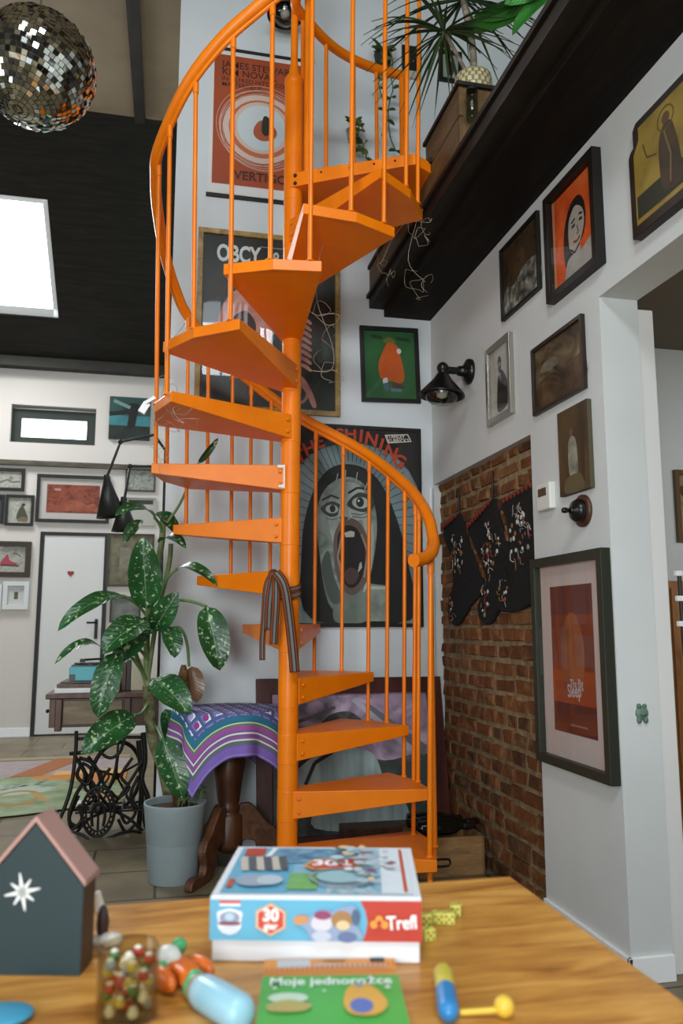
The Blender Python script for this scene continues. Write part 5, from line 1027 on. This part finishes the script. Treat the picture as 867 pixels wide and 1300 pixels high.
for i in range(12):
    rs = random.Random(40+i); a_ = rs.uniform(0, 6.28); mb = MB(); leaf(mb, pc2+V(0,0,.0), pc2+V(math.cos(a_)*.09, math.sin(a_)*.05-.03, rs.uniform(.0,.12)), .04, VL, (0,-1,.4), .15, .2, 6); mb.build('leaf', None, vn, fix=False)
vine(vn, pc2+V(-.02,-.06,-.0), .55, 3, 16); vine(vn, pc2+V(.03,-.06,-.0), .66, 4, 12)
v2 = thing('trailing_plant', 'small leafy plant low on the back wall left of the landing, behind the balusters', 'plant', tuple((1.057,4.400,3.946)))
c3 = Vector((1.052,4.420,4.236)); mb = MB(); mb.lathe([(.03, -.06), (.042, 0), (.036, .0), (.0, -.01)], c3+V(0,0,-.02), n=20); mb.build('pot', P('#8d8a7d', .6), v2); mb = MB(); mb.bx(c3.x-.01, c3.x+.01, c3.y+.02, YB-.001, c3.z-.06, c3.z-.045); mb.build('bracket', BLACK, v2)
vine(v2, c3+V(.0,-.05,.02), .22, 5, 16)
for i in range(8):
    rs = random.Random(60+i); a_ = rs.uniform(0, 6.28); mb = MB(); leaf(mb, c3, c3+V(math.cos(a_)*.06, -.03, rs.uniform(.0,.08)), .04, VL, (0,-1,.4), .15, .2, 6); mb.build('leaf', None, v2, fix=False)
vine(v2, c3+V(.06,-.05,-.1), .12, 6, 6)

# ================================================================== MIRROR BALL
bc = V(*(-0.431,2.382,2.876)); br = .174
ball = thing('mirror_ball', 'silver mirrored disco ball hanging from the ceiling at upper left', 'disco ball', tuple(bc))
mb = MB(); mb.ball(bc, br-.002, P('#3a3c38', .5, .6), 48); mb.build('core', None, ball)
MIR = NZ(('#b9bdb4','#d8dbd4'), 300., .04, metal=1.)
mb = MB(); rows_ = 34; rs = random.Random(2); tiltax = Matrix.Rotation(R_(14), 3, 'Y') @ Matrix.Rotation(R_(-12), 3, 'X')
for j in range(rows_):
    t0 = PI*(j+.06)/rows_; t1 = PI*(j+.94)/rows_; tm = (t0+t1)/2; n = max(3, int(2*PI*math.sin(tm)/(PI/rows_)))
    for i in range(n):
        p0 = 2*PI*(i+.05)/n; p1 = 2*PI*(i+.95)/n; jx, jy = rs.gauss(0,.0011), rs.gauss(0,.0011); q = []
        for th_, ph_, su, sv in ((t0,p0,-1,-1),(t1,p0,1,-1),(t1,p1,1,1),(t0,p1,-1,1)):
            d = tiltax @ V(math.sin(th_)*math.cos(ph_), math.sin(th_)*math.sin(ph_), math.cos(th_)); q.append(bc+d*(br+su*jx+sv*jy))
        mb.poly(q)
mb.build('mirror_tiles', MIR, ball)
zc = near(bc.x, bc.y).z
mb = MB(); mb.lathe([(.022, br-.006), (.022, br+.02), (.006, br+.03), (.003, br+.035), (.0025, zc-bc.z)], bc, n=16); mb.build('hanger', CHROME, ball)

# ================================================================== ROOM BEYOND
mb = MB(); xx = Vector((3.118,4.493,1.652)).x
framed('framed_picture', 'brown patterned picture in the next room at the right edge of the photo', 'picture', 'B', (3.193,4.493,2.182), (3.460,4.493,1.710), .03, .03, P('#5a4424', .5), 0, None, NZ(('#4d4028','#8a7a58','#a89a78'), 22., .6, detail=8.), [('line', [(.05,.8),(.4,.6),(.35,.2)], .05, '#4a3418'), ('rect', .1, .1, .5, .4, NZ(('#8f8668','#b0a888'), 50.))], False)
fr_ = thing('towel_rack', 'white bracketed dark rail on the door post at the right edge', 'rack', (1.80, 2.60, 1.2))
p0 = Vector((1.894,2.660,1.377)); p1 = Vector((1.895,2.660,1.189)); mb = MB(); mb.tube([(p0.x, 2.66, p0.z), (p0.x+.003, 2.66, p1.z-.12)], .008, n=8); mb.build('rail', P('#2c2a22', .5), fr_)
for zz in (p0.z, (p0.z+p1.z)/2, p1.z):
    mb = MB(); mb.box((p0.x-.004, 2.66, zz), (.028, .02, .02)); mb.build('bracket', WHITE, fr_, .003)
cb = thing('wooden_cabinet', 'orange-brown wooden cabinet in the next room at the right edge', 'cabinet', (3.3, 4.25, 0))
p0 = Vector((2.833,4.100,1.510)); mb = MB(); mb.bx(p0.x, p0.x+.8, 4.1, 4.46, 0, 1.44); mb.build('body', m_wood('warm_cabinet', ['#6a4420','#8a5c2e','#9f7040'], (5,5,1), .5, 3.), cb, .004)
mb = MB(); mb.bx(p0.x+.02, p0.x+.39, 4.085, 4.1, .05, 1.40); mb.build('door', m_wood('cabinet_door', ['#70481f','#8f6030','#a57644'], (5,5,1), .5, 3.), cb, .003); mb = MB(); mb.bx(p0.x+.41, p0.x+.78, 4.085, 4.1, .05, 1.40); mb.build('door', OAK, cb, .003)

# ================================================================== DINING TABLE IN FRONT
dt_ = thing('dining_table', 'large oiled oak dining table in the foreground', 'table', (-.15, .7, 0))
tz0 = .75
mb = MB(); mb.bx(-1.15, .603, .12, 1.365, tz0-.032, tz0); mb.build('tabletop', OAK, dt_, .004)
for x, y in ((-1.07,.2), (.52,.2), (-1.07,1.28), (.52,1.28)):
    mb = MB(); mb.box((x, y, (tz0-.032)/2), (.07,.07,tz0-.032)); mb.build('leg', OAK, dt_, .003)
mb = MB(); mb.bx(-1.05, .50, 1.27, 1.29, tz0-.11, tz0-.032); mb.bx(-1.05, .5, .19, .21, tz0-.11, tz0-.032); mb.build('apron', OAK, dt_)
zt = tz0+.0005
# puzzle box
f0 = V(.071, 1.112, zt); f1 = V(.338, 1.045, zt); ux = (f1-f0).normalized(); uy = V(-ux.y, ux.x, 0); bw = (f1-f0).length; bdp = .235
bx_ = thing('puzzle_box', 'blue and red jigsaw puzzle box with white base on the oak table', 'box', tuple(f0+ux*bw/2+uy*bdp/2))
def bb(u, v, n): return f0+ux*u+uy*v+V(0,0,n)
mb = MB(); e = .003
def hexa(mb, u0, u1, v0, v1, z0, z1, m=None):
    ids = [mb.vert(bb(u, v, z)) for z in (z0, z1) for u, v in ((u0,v0),(u1,v0),(u1,v1),(u0,v1))]
    for q in ((0,3,2,1),(4,5,6,7),(0,1,5,4),(1,2,6,5),(2,3,7,6),(3,0,4,7)): mb.face([ids[i] for i in q], m)
hexa(mb, e, bw-e, e, bdp-e, 0, .06); mb.build('base_tray', P('#d8dadd', .5), bx_, .0015)
z0, z1 = .027, .081
mb = MB(); hexa(mb, 0, bw, 0, bdp, z0, z1, P('#d3d9de', .45)); lid = mb.build('lid', None, bx_, .0015)
BLU = P('#5fa5c2', .4); RED = P('#b23a2c', .4); WT = P('#dfe2e4', .4)
hh_ = z1-z0
def hexagon(u, v, r, asp): return [(u+r*math.cos(PI/6+PI/3*i), v+r*asp*math.sin(PI/6+PI/3*i)) for i in range(6)]
asp = bw/hh_
fi_ = [('poly', [(.72,0),(1,0),(1,1),(.71,1),(.735,.75),(.745,.45),(.735,.2)], RED), ('rect', .045, .86, .145, .98, '#c9584a'), ('rect', .045, .84, .145, .90, '#dfe2e4'),
 ('blob', [(.035,.68),(.06,.74),(.095,.78),(.13,.74),(.155,.68),(.15,.5),(.145,.28),(.095,.14),(.045,.28),(.04,.5)], WT), ('blob', [(.05,.62),(.095,.72),(.14,.62),(.13,.44),(.06,.44)], '#8d93a8'), ('ell', .095, .58, .022, .1, '#a9c4d2'), ('blob', [(.05,.46),(.14,.46),(.135,.38),(.055,.38)], '#7d4a5a'), ('blob', [(.055,.3),(.095,.36),(.135,.3),(.13,.2),(.095,.16),(.06,.2)], '#c9ced8'),
 ('poly', hexagon(.29, .53, .082, asp*.98), '#cfa05a'), ('poly', hexagon(.29, .53, .074, asp*.98), '#dfe2e4'), ('poly', hexagon(.29, .53, .070, asp*.98), '#c2452c'), ('text', '30', .29, .63, hh_*.27, .11, 'CENTER', 0, .06, '#e6e6e4'), ('text', 'gier', .29, .37, hh_*.15, .1, 'CENTER', 0, .05, '#e6e6e4'),
 # soft clusters of colour in place of the printed characters
 ('blob', [(.50,.05),(.46,.3),(.42,.48),(.47,.62),(.53,.8),(.58,.76),(.62,.86),(.68,.9),(.71,.7),(.70,.4),(.71,.1)], '#8a9ab5'), ('blob', [(.41,.42),(.40,.6),(.45,.66),(.47,.5)], '#c08a5a'), ('ell', .53, .46, .05, .2, '#c9c3cc'), ('ell', .535, .66, .04, .11, '#8d3f62'), ('ell', .625, .55, .05, .22, '#9c7448'), ('ell', .63, .42, .032, .12, '#cfb890'), ('ell', .69, .62, .02, .2, '#4d5f7a'), ('ell', .53, .16, .045, .13, '#b5b9c9'), ('ell', .65, .14, .045, .13, '#5f6f92'),
 ('ell', .775, .46, .018, .10, '#d9923c'), ('ell', .80, .58, .018, .10, '#d9923c'), ('ell', .825, .46, .018, .10, '#d9923c'), ('ell', .80, .50, .012, .06, '#b23a2c'), ('text', 'Trefl', .905, .50, hh_*.30, .14, 'CENTER', 3, .03, '#ececec')]
mb = MB(); art(mb, lambda u, v, n: bb(u, -n-.0008, z0+v), bw, hh_-.004, fi_, BLU, 0); mb.build('front_print', None, lid, fix=False)
tpn = NZ(('#3f7f9c','#7fb0c4','#b5c4cc','#8d9aa5'), 38., .4, detail=3., dist=1.5)
rs = random.Random(12)
ti = [('rect', 0, 0, .35, 1, BLU), ('rect', .55, 0, 1, 1, tpn), ('rect', .84, 0, 1, 1, '#ccd4da'), ('rect', .955, .03, .975, .97, '#b2481f'), ('rect', .03, .78, .15, .97, '#a83a2c'), ('poly', [(.16,.75),(.19,.98),(.22,.98),(.19,.75)], WT), ('blob', [(.2,.72),(.24,.95),(.45,.96),(.6,.9),(.58,.68),(.4,.62),(.26,.62)], NZ(('#2c5a7a','#5a8aa8','#7fa5b8'), 50., .4)), ('rect', .34, .05, .50, .38, NZ(('#5a9a5a','#7ab070'), 40., .4)), ('rect', .02, .08, .05, .25, '#b2481f')]
for i in range(6): ti.append(('poly', [(.06+.045*i,.42+.02*(i%2)),(.10+.045*i,.42),(.06+.045*i,.74),(.02+.045*i,.72)], ('#b5ada0','#4d5058')[i % 2]))
ti += [('ell', .16, .2, .1, .12, '#8d9cae'), ('ell', .24, .2, .07, .1, '#aab8c4'), ('poly', [(.40,.5),(.46,.66),(.68,.68),(.74,.56),(.68,.44),(.46,.42)], '#c9a05a'), ('poly', [(.42,.5),(.47,.64),(.67,.66),(.72,.56),(.67,.46),(.47,.44)], '#b2442c'), ('text', '30', .52, .56, .026, .14, 'CENTER', 0, .05, '#e6e6ea'), ('text', 'XL', .63, .56, .026, .1, 'CENTER', 0, .05, '#e6e6ea'), ('ring', .62, .26, .17, .18, .1, '#8d949c'), ('ell', .62, .26, .13, .13, '#8fb0b8')]
for i in range(30): ti.append(('ell', rs.uniform(.58,.90), rs.uniform(.1,.90), rs.uniform(.015,.04), rs.uniform(.02,.05), rs.choice(('#8a5a4a','#5a7f92','#c9b58a','#3f4f62','#a9bcc6','#7a4a62','#d5d8da'))))
mb = MB(); m_ = .010; art(mb, lambda u, v, n: bb(m_+u, m_+v, z1+.0006+n), bw-2*m_, bdp-2*m_, ti, P('#7fb0c8', .4), 0); mb.build('top_print', None, lid, fix=False)
# activity book
b0 = V(.112, .934, zt); b1 = V(.268, .905, zt); ux2 = (b1-b0).normalized(); uy2 = V(-ux2.y, ux2.x, 0); b0 = b0-uy2*.10+ux2*.0; wdt = .166
bk = thing('activity_book', 'green activity book with orange perforated header strip in front of the puzzle box', 'book', tuple(b0+ux2*wdt/2+uy2*.12))
def kb(u, v, n): return b0+ux2*u+uy2*v+V(0,0,n)
hgt = .255
mb = MB(); ids = [mb.vert(kb(u, v, z)) for z in (0, .006) for u, v in ((0,0),(wdt,0),(wdt,hgt-.03),(0,hgt-.03))]
for q in ((0,3,2,1),(4,5,6,7),(0,1,5,4),(1,2,6,5),(2,3,7,6),(3,0,4,7)): mb.face([ids[i] for i in q], P('#d5d6d0', .6))
mb.build('pages', None, bk)
OR_ = '#cf8b45'; GR = P('#4aa548', .4)
ki = [('rect', 0, .81, 1, 1, OR_), ('rect', .1, .9, .35, .99, '#b5b8ba'), ('poly', [(.34,.9),(.92,.9),(.95,.93),(.4,.945)], '#b5a49a'), ('rect', .81, .95, .92, 1, '#262a2a'), ('line', [(.45,.97),(.62,.97)], .004, '#8a5a2a'),
 ('text', 'Moje jednorożce', .5, .735, .020, .88, 'CENTER', 0, .03, '#dfe8e0'), ('ell', .2, .57, .14, .05, '#b5ccb8'), ('blob', [(.06,.5),(.2,.55),(.36,.5),(.3,.44),(.1,.44)], '#a59a5a'), ('blob', [(.58,.5),(.62,.66),(.72,.70),(.82,.64),(.88,.5),(.8,.4),(.64,.4)], '#cfa04a'), ('ell', .70, .48, .08, .07, '#5a6fae'), ('ell', .70, .68, .03, .025, '#8d94a5'), ('ell', .1, .66, .015, .012, '#cfe0cf'), ('ell', .9, .65, .02, .016, '#cfe0cf'), ('ell', .45, .62, .012, .01, '#cfe0cf')]
for i in range(26): ki.append(('rect', .02+i*.0375, .815, .036+i*.0375, .865, '#b8733a'))
mb = MB(); art(mb, lambda u, v, n: kb(u, v, .0064+n), wdt, hgt, ki, GR, 0); mb.build('cover', None, bk, fix=False)
# house-shaped ornament
h0 = V(-.212, 1.139, zt); h1 = V(-.087, 1.108, zt); ux3 = (h1-h0).normalized(); uy3 = V(-ux3.y, ux3.x, 0); hw = (h1-h0).length; hd = .044
ho = thing('house_ornament', 'dark teal house-shaped box with a white snowflake star and pink roof', 'ornament', tuple(h0+ux3*hw/2+uy3*hd/2))
def hb_(u, v, n): return h0+ux3*u+uy3*v+V(0,0,n)
mb = MB(); prof = [(0,0),(hw,0),(hw,.105),(hw/2,.180),(0,.105)]; mb.prism([hb_(u, .0, z) for u, z in prof], uy3*hd, P('#4a3426', .6)); mb.build('body', None, ho)
mb = MB(); mb.prism([hb_(u, -.003, z) for u, z in prof], uy3*.003, P('#162d31', .5)); fbd = mb.build('front', None, ho)
mb = MB()
for s_ in (0, 1):
    e0 = hb_(hw/2, -.004, .183); e1 = hb_(hw*1.02 if s_ else -hw*.02, -.004, .105); up_ = V(0,0,.007)
    mb.prism([e0, e1, e1+up_, e0+up_], uy3*(hd+.008))
mb.build('roof', P('#a8837a', .6), ho)
mb = MB(); sc_ = hb_(hw*.40, -.0036, .098)
for i in range(8):
    a_ = PI/4*i+.2; d = ux3*math.cos(a_)+V(0,0,1)*math.sin(a_); pn = ux3*-math.sin(a_)+V(0,0,1)*math.cos(a_); L = .023 if i % 2 == 0 else .018
    mb.poly([sc_-pn*.0035, sc_+d*L-pn*.0008, sc_+d*L+pn*.0008, sc_+pn*.0035])
mb.poly([sc_+ux3*.007*math.cos(PI/8*i)+V(0,0,1)*.007*math.sin(PI/8*i) for i in range(16)]); mb.build('snowflake', P('#dfe3e0', .5), ho)
# white plastic strip beside the house
q = Vector((-0.056,1.187,0.750)); mb = MB(); ribbon(mb, [(-0.087,1.319,0.784), (-0.079,1.321,0.761), (-0.067,1.311,0.741), (-0.061,1.291,0.725), q+V(0,0,.010)], .014, P('#cfcfc6', .3), (1,0,0), 5); mb.ball(q+V(.0,0,.0112), .011, P('#b5b0a5', .2), 12, (1.6,1,.9)); mb.ball(q+V(-.022,.0,.010), .010, P('#a59c8d', .2), 12, (1.4,1,.8)); mb.ball(q+V(-.012,.01,.03), .011, P('#3f2c2c', .3), 12, (.8,.8,2.2))
o = mb.build('plastic_strip', None, None); md = o.modifiers.new('th', 'SOLIDIFY'); md.thickness = .002; tag(o, 'white curled plastic strip leaning beside the house-shaped box', 'plastic strip')
# glass jar with small sweets
jc = V(-.026, .985, zt); jr = .034; jh = .074
jar = thing('glass_jar', 'open clear glass jar of small decorations in the front left of the table', 'jar', tuple(jc))
mb = MB(); mb.lathe([(.0, 0), (jr-.004, 0), (jr, .005), (jr, jh-.004), (jr-.001, jh), (jr-.0025, jh-.001), (jr-.003, .006), (.0, .004)], jc, n=36, cap=False); mb.build('glass', glass_mat(.02, '#e6e3d4', 1.45), jar)
rs = random.Random(31); cols = ['#b23a2c','#d8d4c6','#c9b04a','#4a7a4a','#d8d4c6','#b23a2c','#c9b04a','#8aa0b5']; placed = []
proto = {}
nm = {'#b23a2c':'red','#d8d4c6':'white','#c9b04a':'yellow','#4a7a4a':'green','#8aa0b5':'pale blue'}
cnt_ = 0
for lv in range(5):
    for k in range(6):
        rad = .0225 if k else 0.; a_ = 2*PI*k/5+lv*.6; col = cols[(k*3+lv*5) % len(cols)]
        if k == 0: p = jc+V(0,0,.013+lv*.0118)
        else: p = jc+V(rad*math.cos(a_), rad*math.sin(a_), .012+lv*.0118)
        if col not in proto:
            t = thing('sweet', '', 'sweet', (0,0,0)); mb = MB(); mb.ball((0,0,0), .0066, P(col, .4), 12, (1,1,.9)); mb.build('shell', None, t); mb = MB(); mb.lathe([(.004, .0045), (.0048, .0055), (.002, .0072)], (0,0,0), n=10, m=P('#e2dfd4', .4)); mb.build('cap', None, t); proto[col] = t; t.location = p; ob_ = t
        else: ob_ = dup(proto[col], p, '')
        ob_['label'] = 'small %s sweet among those heaped in the glass jar' % nm[col]; ob_['group'] = '%s sweets in the glass jar' % nm[col]
# orange and green toy
tc_ = V(.034, 1.055, zt); toy = thing('toy_vehicle', 'orange toy vehicle with white cabin and green knobs right of the glass jar', 'toy', tuple(tc_))
tr_ = Matrix.Rotation(R_(28), 3, 'Z'); OT = P('#c8611c', .35); GT = P('#4aa068', .35)
def tl(x, y, z): return tc_+tr_ @ V(x, y, z)
mb = MB(); mb.box(tl(0,0,.016), (.026,.055,.02), OT, tr_); mb.build('body', None, toy, .005)
for s_ in (-1, 1):
    mb = MB(); mb.ball(tl(s_*.026,-.004,.014), .013, OT, 14, (.75,2.2,1), tr_); mb.build('side_float', None, toy); mb = MB(); mb.tube([tl(s_*.012,.005,.02), tl(s_*.026,-.004,.018)], .004, OT, 8); mb.build('strut', None, toy)
mb = MB(); mb.ball(tl(-.004,.024,.024), .016, P('#d2d3cd', .35), 16, (.95,1.2,.9), tr_); mb.build('cabin', None, toy)
for x, y, z, r in ((.016,.034,.030,.010), (-.020,.012,.020,.008)):
    mb = MB(); mb.ball(tl(x, y, z), r, GT, 14); mb.build('knob', None, toy)
mb = MB(); mb.lathe([(.010, 0), (.011, .008), (.006, .012)], tl(.0,-.03,.016), n=16, axis=tr_ @ V(0,-1,.0), m=GT); mb.build('nozzle', None, toy)
def capsule(name, label, cat, p, q, r, m1, m2, split, parts=('barrel','cap'), extra=None, group=None):
    p = Vector(p); q = Vector(q); L = (q-p).length; d = q-p; root = thing(name, label, cat, tuple((p+q)/2-V(0,0,r)), group)
    mb = MB(); mb.lathe([(.0, 0), (r*.55, .002), (r*.9, .008), (r, .016), (r, L*split)], p, n=22, axis=d, cap=False); mb.build(parts[0], m1, root)
    mb = MB(); mb.lathe([(r*1.02, L*split), (r*1.02, L-.014), (r*.85, L-.005), (r*.4, L-.0005), (.0, L)], p, n=22, axis=d, cap=False); mb.build(parts[1], m2, root)
    return root
bt = capsule('toy_bottle', 'pale blue plastic bottle with green collar lying below the orange toy', 'bottle', (.052,1.008,zt+.013), (.098,.915,zt+.019), .019, P('#9ac0cc', .3), P('#8db9c9', .3), .3, ('shoulder','body'))
mb = MB(); mb.lathe([(.013, -.012), (.0155, 0), (.015, .004)], V(.052,1.008,zt+.013), n=20, axis=V(.046,-.093,.006)); o = mb.build('collar', GT, bt); o['label'] = 'green collar'
mb = MB(); mb.lathe([(.0165, .004), (.0172, .008), (.016, .012)], V(.052,1.008,zt+.013), n=20, axis=V(.046,-.093,.006), cap=False); o = mb.build('ring', RED, bt); o['label'] = 'red ring'
capsule('toy_marker', 'thick yellow and blue toy marker lying at the front of the table', 'marker', (.349,1.000,zt+.0115), (.316,.885,zt+.0115), .0115, P('#c9bc4a', .4), P('#2c78b0', .35), .5)
rt = thing('toy_spoon', 'small yellow plastic spoon-shaped toy at the bottom edge right of the marker', 'toy', (.36, .895, zt)); YT = P('#d6b23c', .4)
mb = MB(); mb.ball((.383,.893,zt+.011), .0115, YT, 16); mb.build('bowl', None, rt); mb = MB(); mb.tube([(.375,.893,zt+.008), (.335,.903,zt+.005)], .0035, YT, 8); mb.build('handle', None, rt)
mb = MB(); mb.ball((-.165,1.005,zt+.006), .03, P('#3f8fae', .4), 20, (1.3,1,.2)); o = mb.build('blue_lid', None, None); tag(o, 'blue plastic lid at the bottom left corner of the table', 'lid')
# yellow dice
die_p = None
def place_die(px, rz, lab, sz=.0165, z=0.):
    global die_p
    if die_p is None:
        die_p = thing('toy_die', lab, 'die', (0,0,0), 'yellow toy dice'); s_ = sz/2
        mb = MB(); mb.box((0,0,s_), (sz,sz,sz)); mb.build('cube', P('#c6bf58', .45), die_p, .002); mb = MB(); pm = P('#5a5a2c', .5)
        for fx, fz in ((-1,-1),(1,1),(-1,1),(1,-1),(0,0)):
            mb.lathe([(.0017, 0), (.0017, .0004)], (fx*.0042, -s_-.0001, s_+fz*.0042), n=8, axis=V(0,-1,0), m=pm); mb.lathe([(.0017, 0), (.0017, .0004)], (s_+.0001, fx*.0042, s_+fz*.0042), n=8, axis=V(1,0,0), m=pm)
        for fx, fy in ((-1,-1),(0,0),(1,1)): mb.lathe([(.0017, 0), (.0017, .0004)], (fx*.0042, fy*.0042, sz), n=8, m=pm)
        mb.build('pips', None, die_p); o = die_p
    else: o = dup(die_p, (0,0,0), lab, 'yellow toy dice')
    o.location = (px[0], px[1], zt+z); o.rotation_euler = (0,0,R_(rz))
place_die((0.386,1.173,0.750), -14, 'yellow die touching the puzzle box in the row of three')
place_die((0.405,1.176,0.750), -12, 'middle yellow die in the row of three beside the puzzle box')
place_die((0.421,1.172,0.750), -20, 'right-hand yellow die in the row of three beside the puzzle box')
place_die((0.442,1.200,0.750), -30, 'yellow die standing behind the right end of the row')
place_die((0.371,1.120,0.750), 8, 'single yellow die in front of the row, close to the puzzle box')

# ================================================================== LIGHT, CAMERA
def area(name, loc, target, sx, sy_, power, col=(1,1,1)):
    L = bpy.data.lights.new(name, 'AREA'); L.shape = 'RECTANGLE'; L.size = sx; L.size_y = sy_; L.energy = power; L.color = col
    o = bpy.data.objects.new(name, L); COL.objects.link(o); o.location = loc; d = Vector(target)-Vector(loc); o.rotation_euler = d.to_track_quat('-Z', 'Y').to_euler(); return o
def window_in_wall(n, c, U, W_, N, w, h, e):
    """framed window standing on the inner face of a wall, out of the picture"""
    c = Vector(c); U = Vector(U); W_ = Vector(W_); N = Vector(N); mb = MB(); f = .05
    for (a, b, cc, d) in ((-w/2-f, w/2+f, -h/2-f, -h/2), (-w/2-f, w/2+f, h/2, h/2+f), (-w/2-f, -w/2, -h/2, h/2), (w/2, w/2+f, -h/2, h/2), (-.02, .02, -h/2, h/2)):
        mb.prism([c+U*a+W_*cc, c+U*b+W_*cc, c+U*b+W_*d, c+U*a+W_*d], N*.05)
    o = struct('window_%d' % n, mb, WHITE); mb = MB(); mb.poly([c-U*w/2-W_*h/2+N*.012, c+U*w/2-W_*h/2+N*.012, c+U*w/2+W_*h/2+N*.012, c-U*w/2+W_*h/2+N*.012]); mb.build('pane', EM('#eef6ff', e), o, fix=False)
window_in_wall(3, (-3.99, 1.6, 2.2), (0,1,0), (0,0,1), (1,0,0), 2.4, 1.5, 1.)
window_in_wall(4, (-1.1, -2.99, 1.6), (1,0,0), (0,0,1), (0,1,0), 2.6, 2.0, .9)
for n, (x, y) in ((5, (-.75, -.75)), (6, (.75, -.75))):
    p = near(x, y); window_in_wall(n, p+V(0,0,-.001), (1,0,0), (0,1,.105), (0,-.105,-1), .9, 1.3, 5.)
area('skylight_daylight', slope(-2.3, 8.2)-nrm*.06, slope(-2.3, 8.2)-nrm*2+V(.6,0,0), 2.0, 1.25, 140, (.97,.985,1))
area('left_window_daylight', (-3.9, 1.6, 2.2), (0, 2.6, 1.0), 2.3, 1.4, 32, (.93,.97,1))
area('rear_window_daylight', (-1.1, -2.9, 1.6), (.3, 4, 1.3), 2.5, 1.9, 215, (.93,.97,1))
area('roof_window_daylight', near(-.75, -.75)+V(0,0,-.08), (.1, 3.2, .9), 1.0, 1.25, 75, (.87,.95,1))
area('roof_window_daylight', near(.75, -.75)+V(0,0,-.08), (.4, 3.2, .9), 1.0, 1.25, 60, (.87,.95,1))
area('next_room_daylight', (3.9, 2.2, 2.0), (2.2, 3.6, 1.3), .9, 1.2, 12, (1,.93,.84))
w = bpy.data.worlds.new('World'); SC.world = w; w.use_nodes = True; w.node_tree.nodes['Background'].inputs[0].default_value = (.75,.85,1,1); w.node_tree.nodes['Background'].inputs[1].default_value = .15
cam = bpy.data.cameras.new('Camera'); cam.sensor_fit = 'VERTICAL'; cam.sensor_height = 36; cam.lens = 28; cam.clip_start = .05; cam.clip_end = 60
co = bpy.data.objects.new('Camera', cam); COL.objects.link(co); co.location = (0,0,1.18); co.rotation_euler = (PI/2+math.atan(145/1011), 0, -R_(12.5)); SC.camera = co
cam.dof.use_dof = True; cam.dof.focus_distance = 3.5; cam.dof.aperture_fstop = 4.0
SC.view_settings.view_transform = 'Standard'; SC.view_settings.look = 'None'; SC.view_settings.gamma = 1; SC.view_settings.exposure = .48; SC.view_settings.use_curve_mapping = False
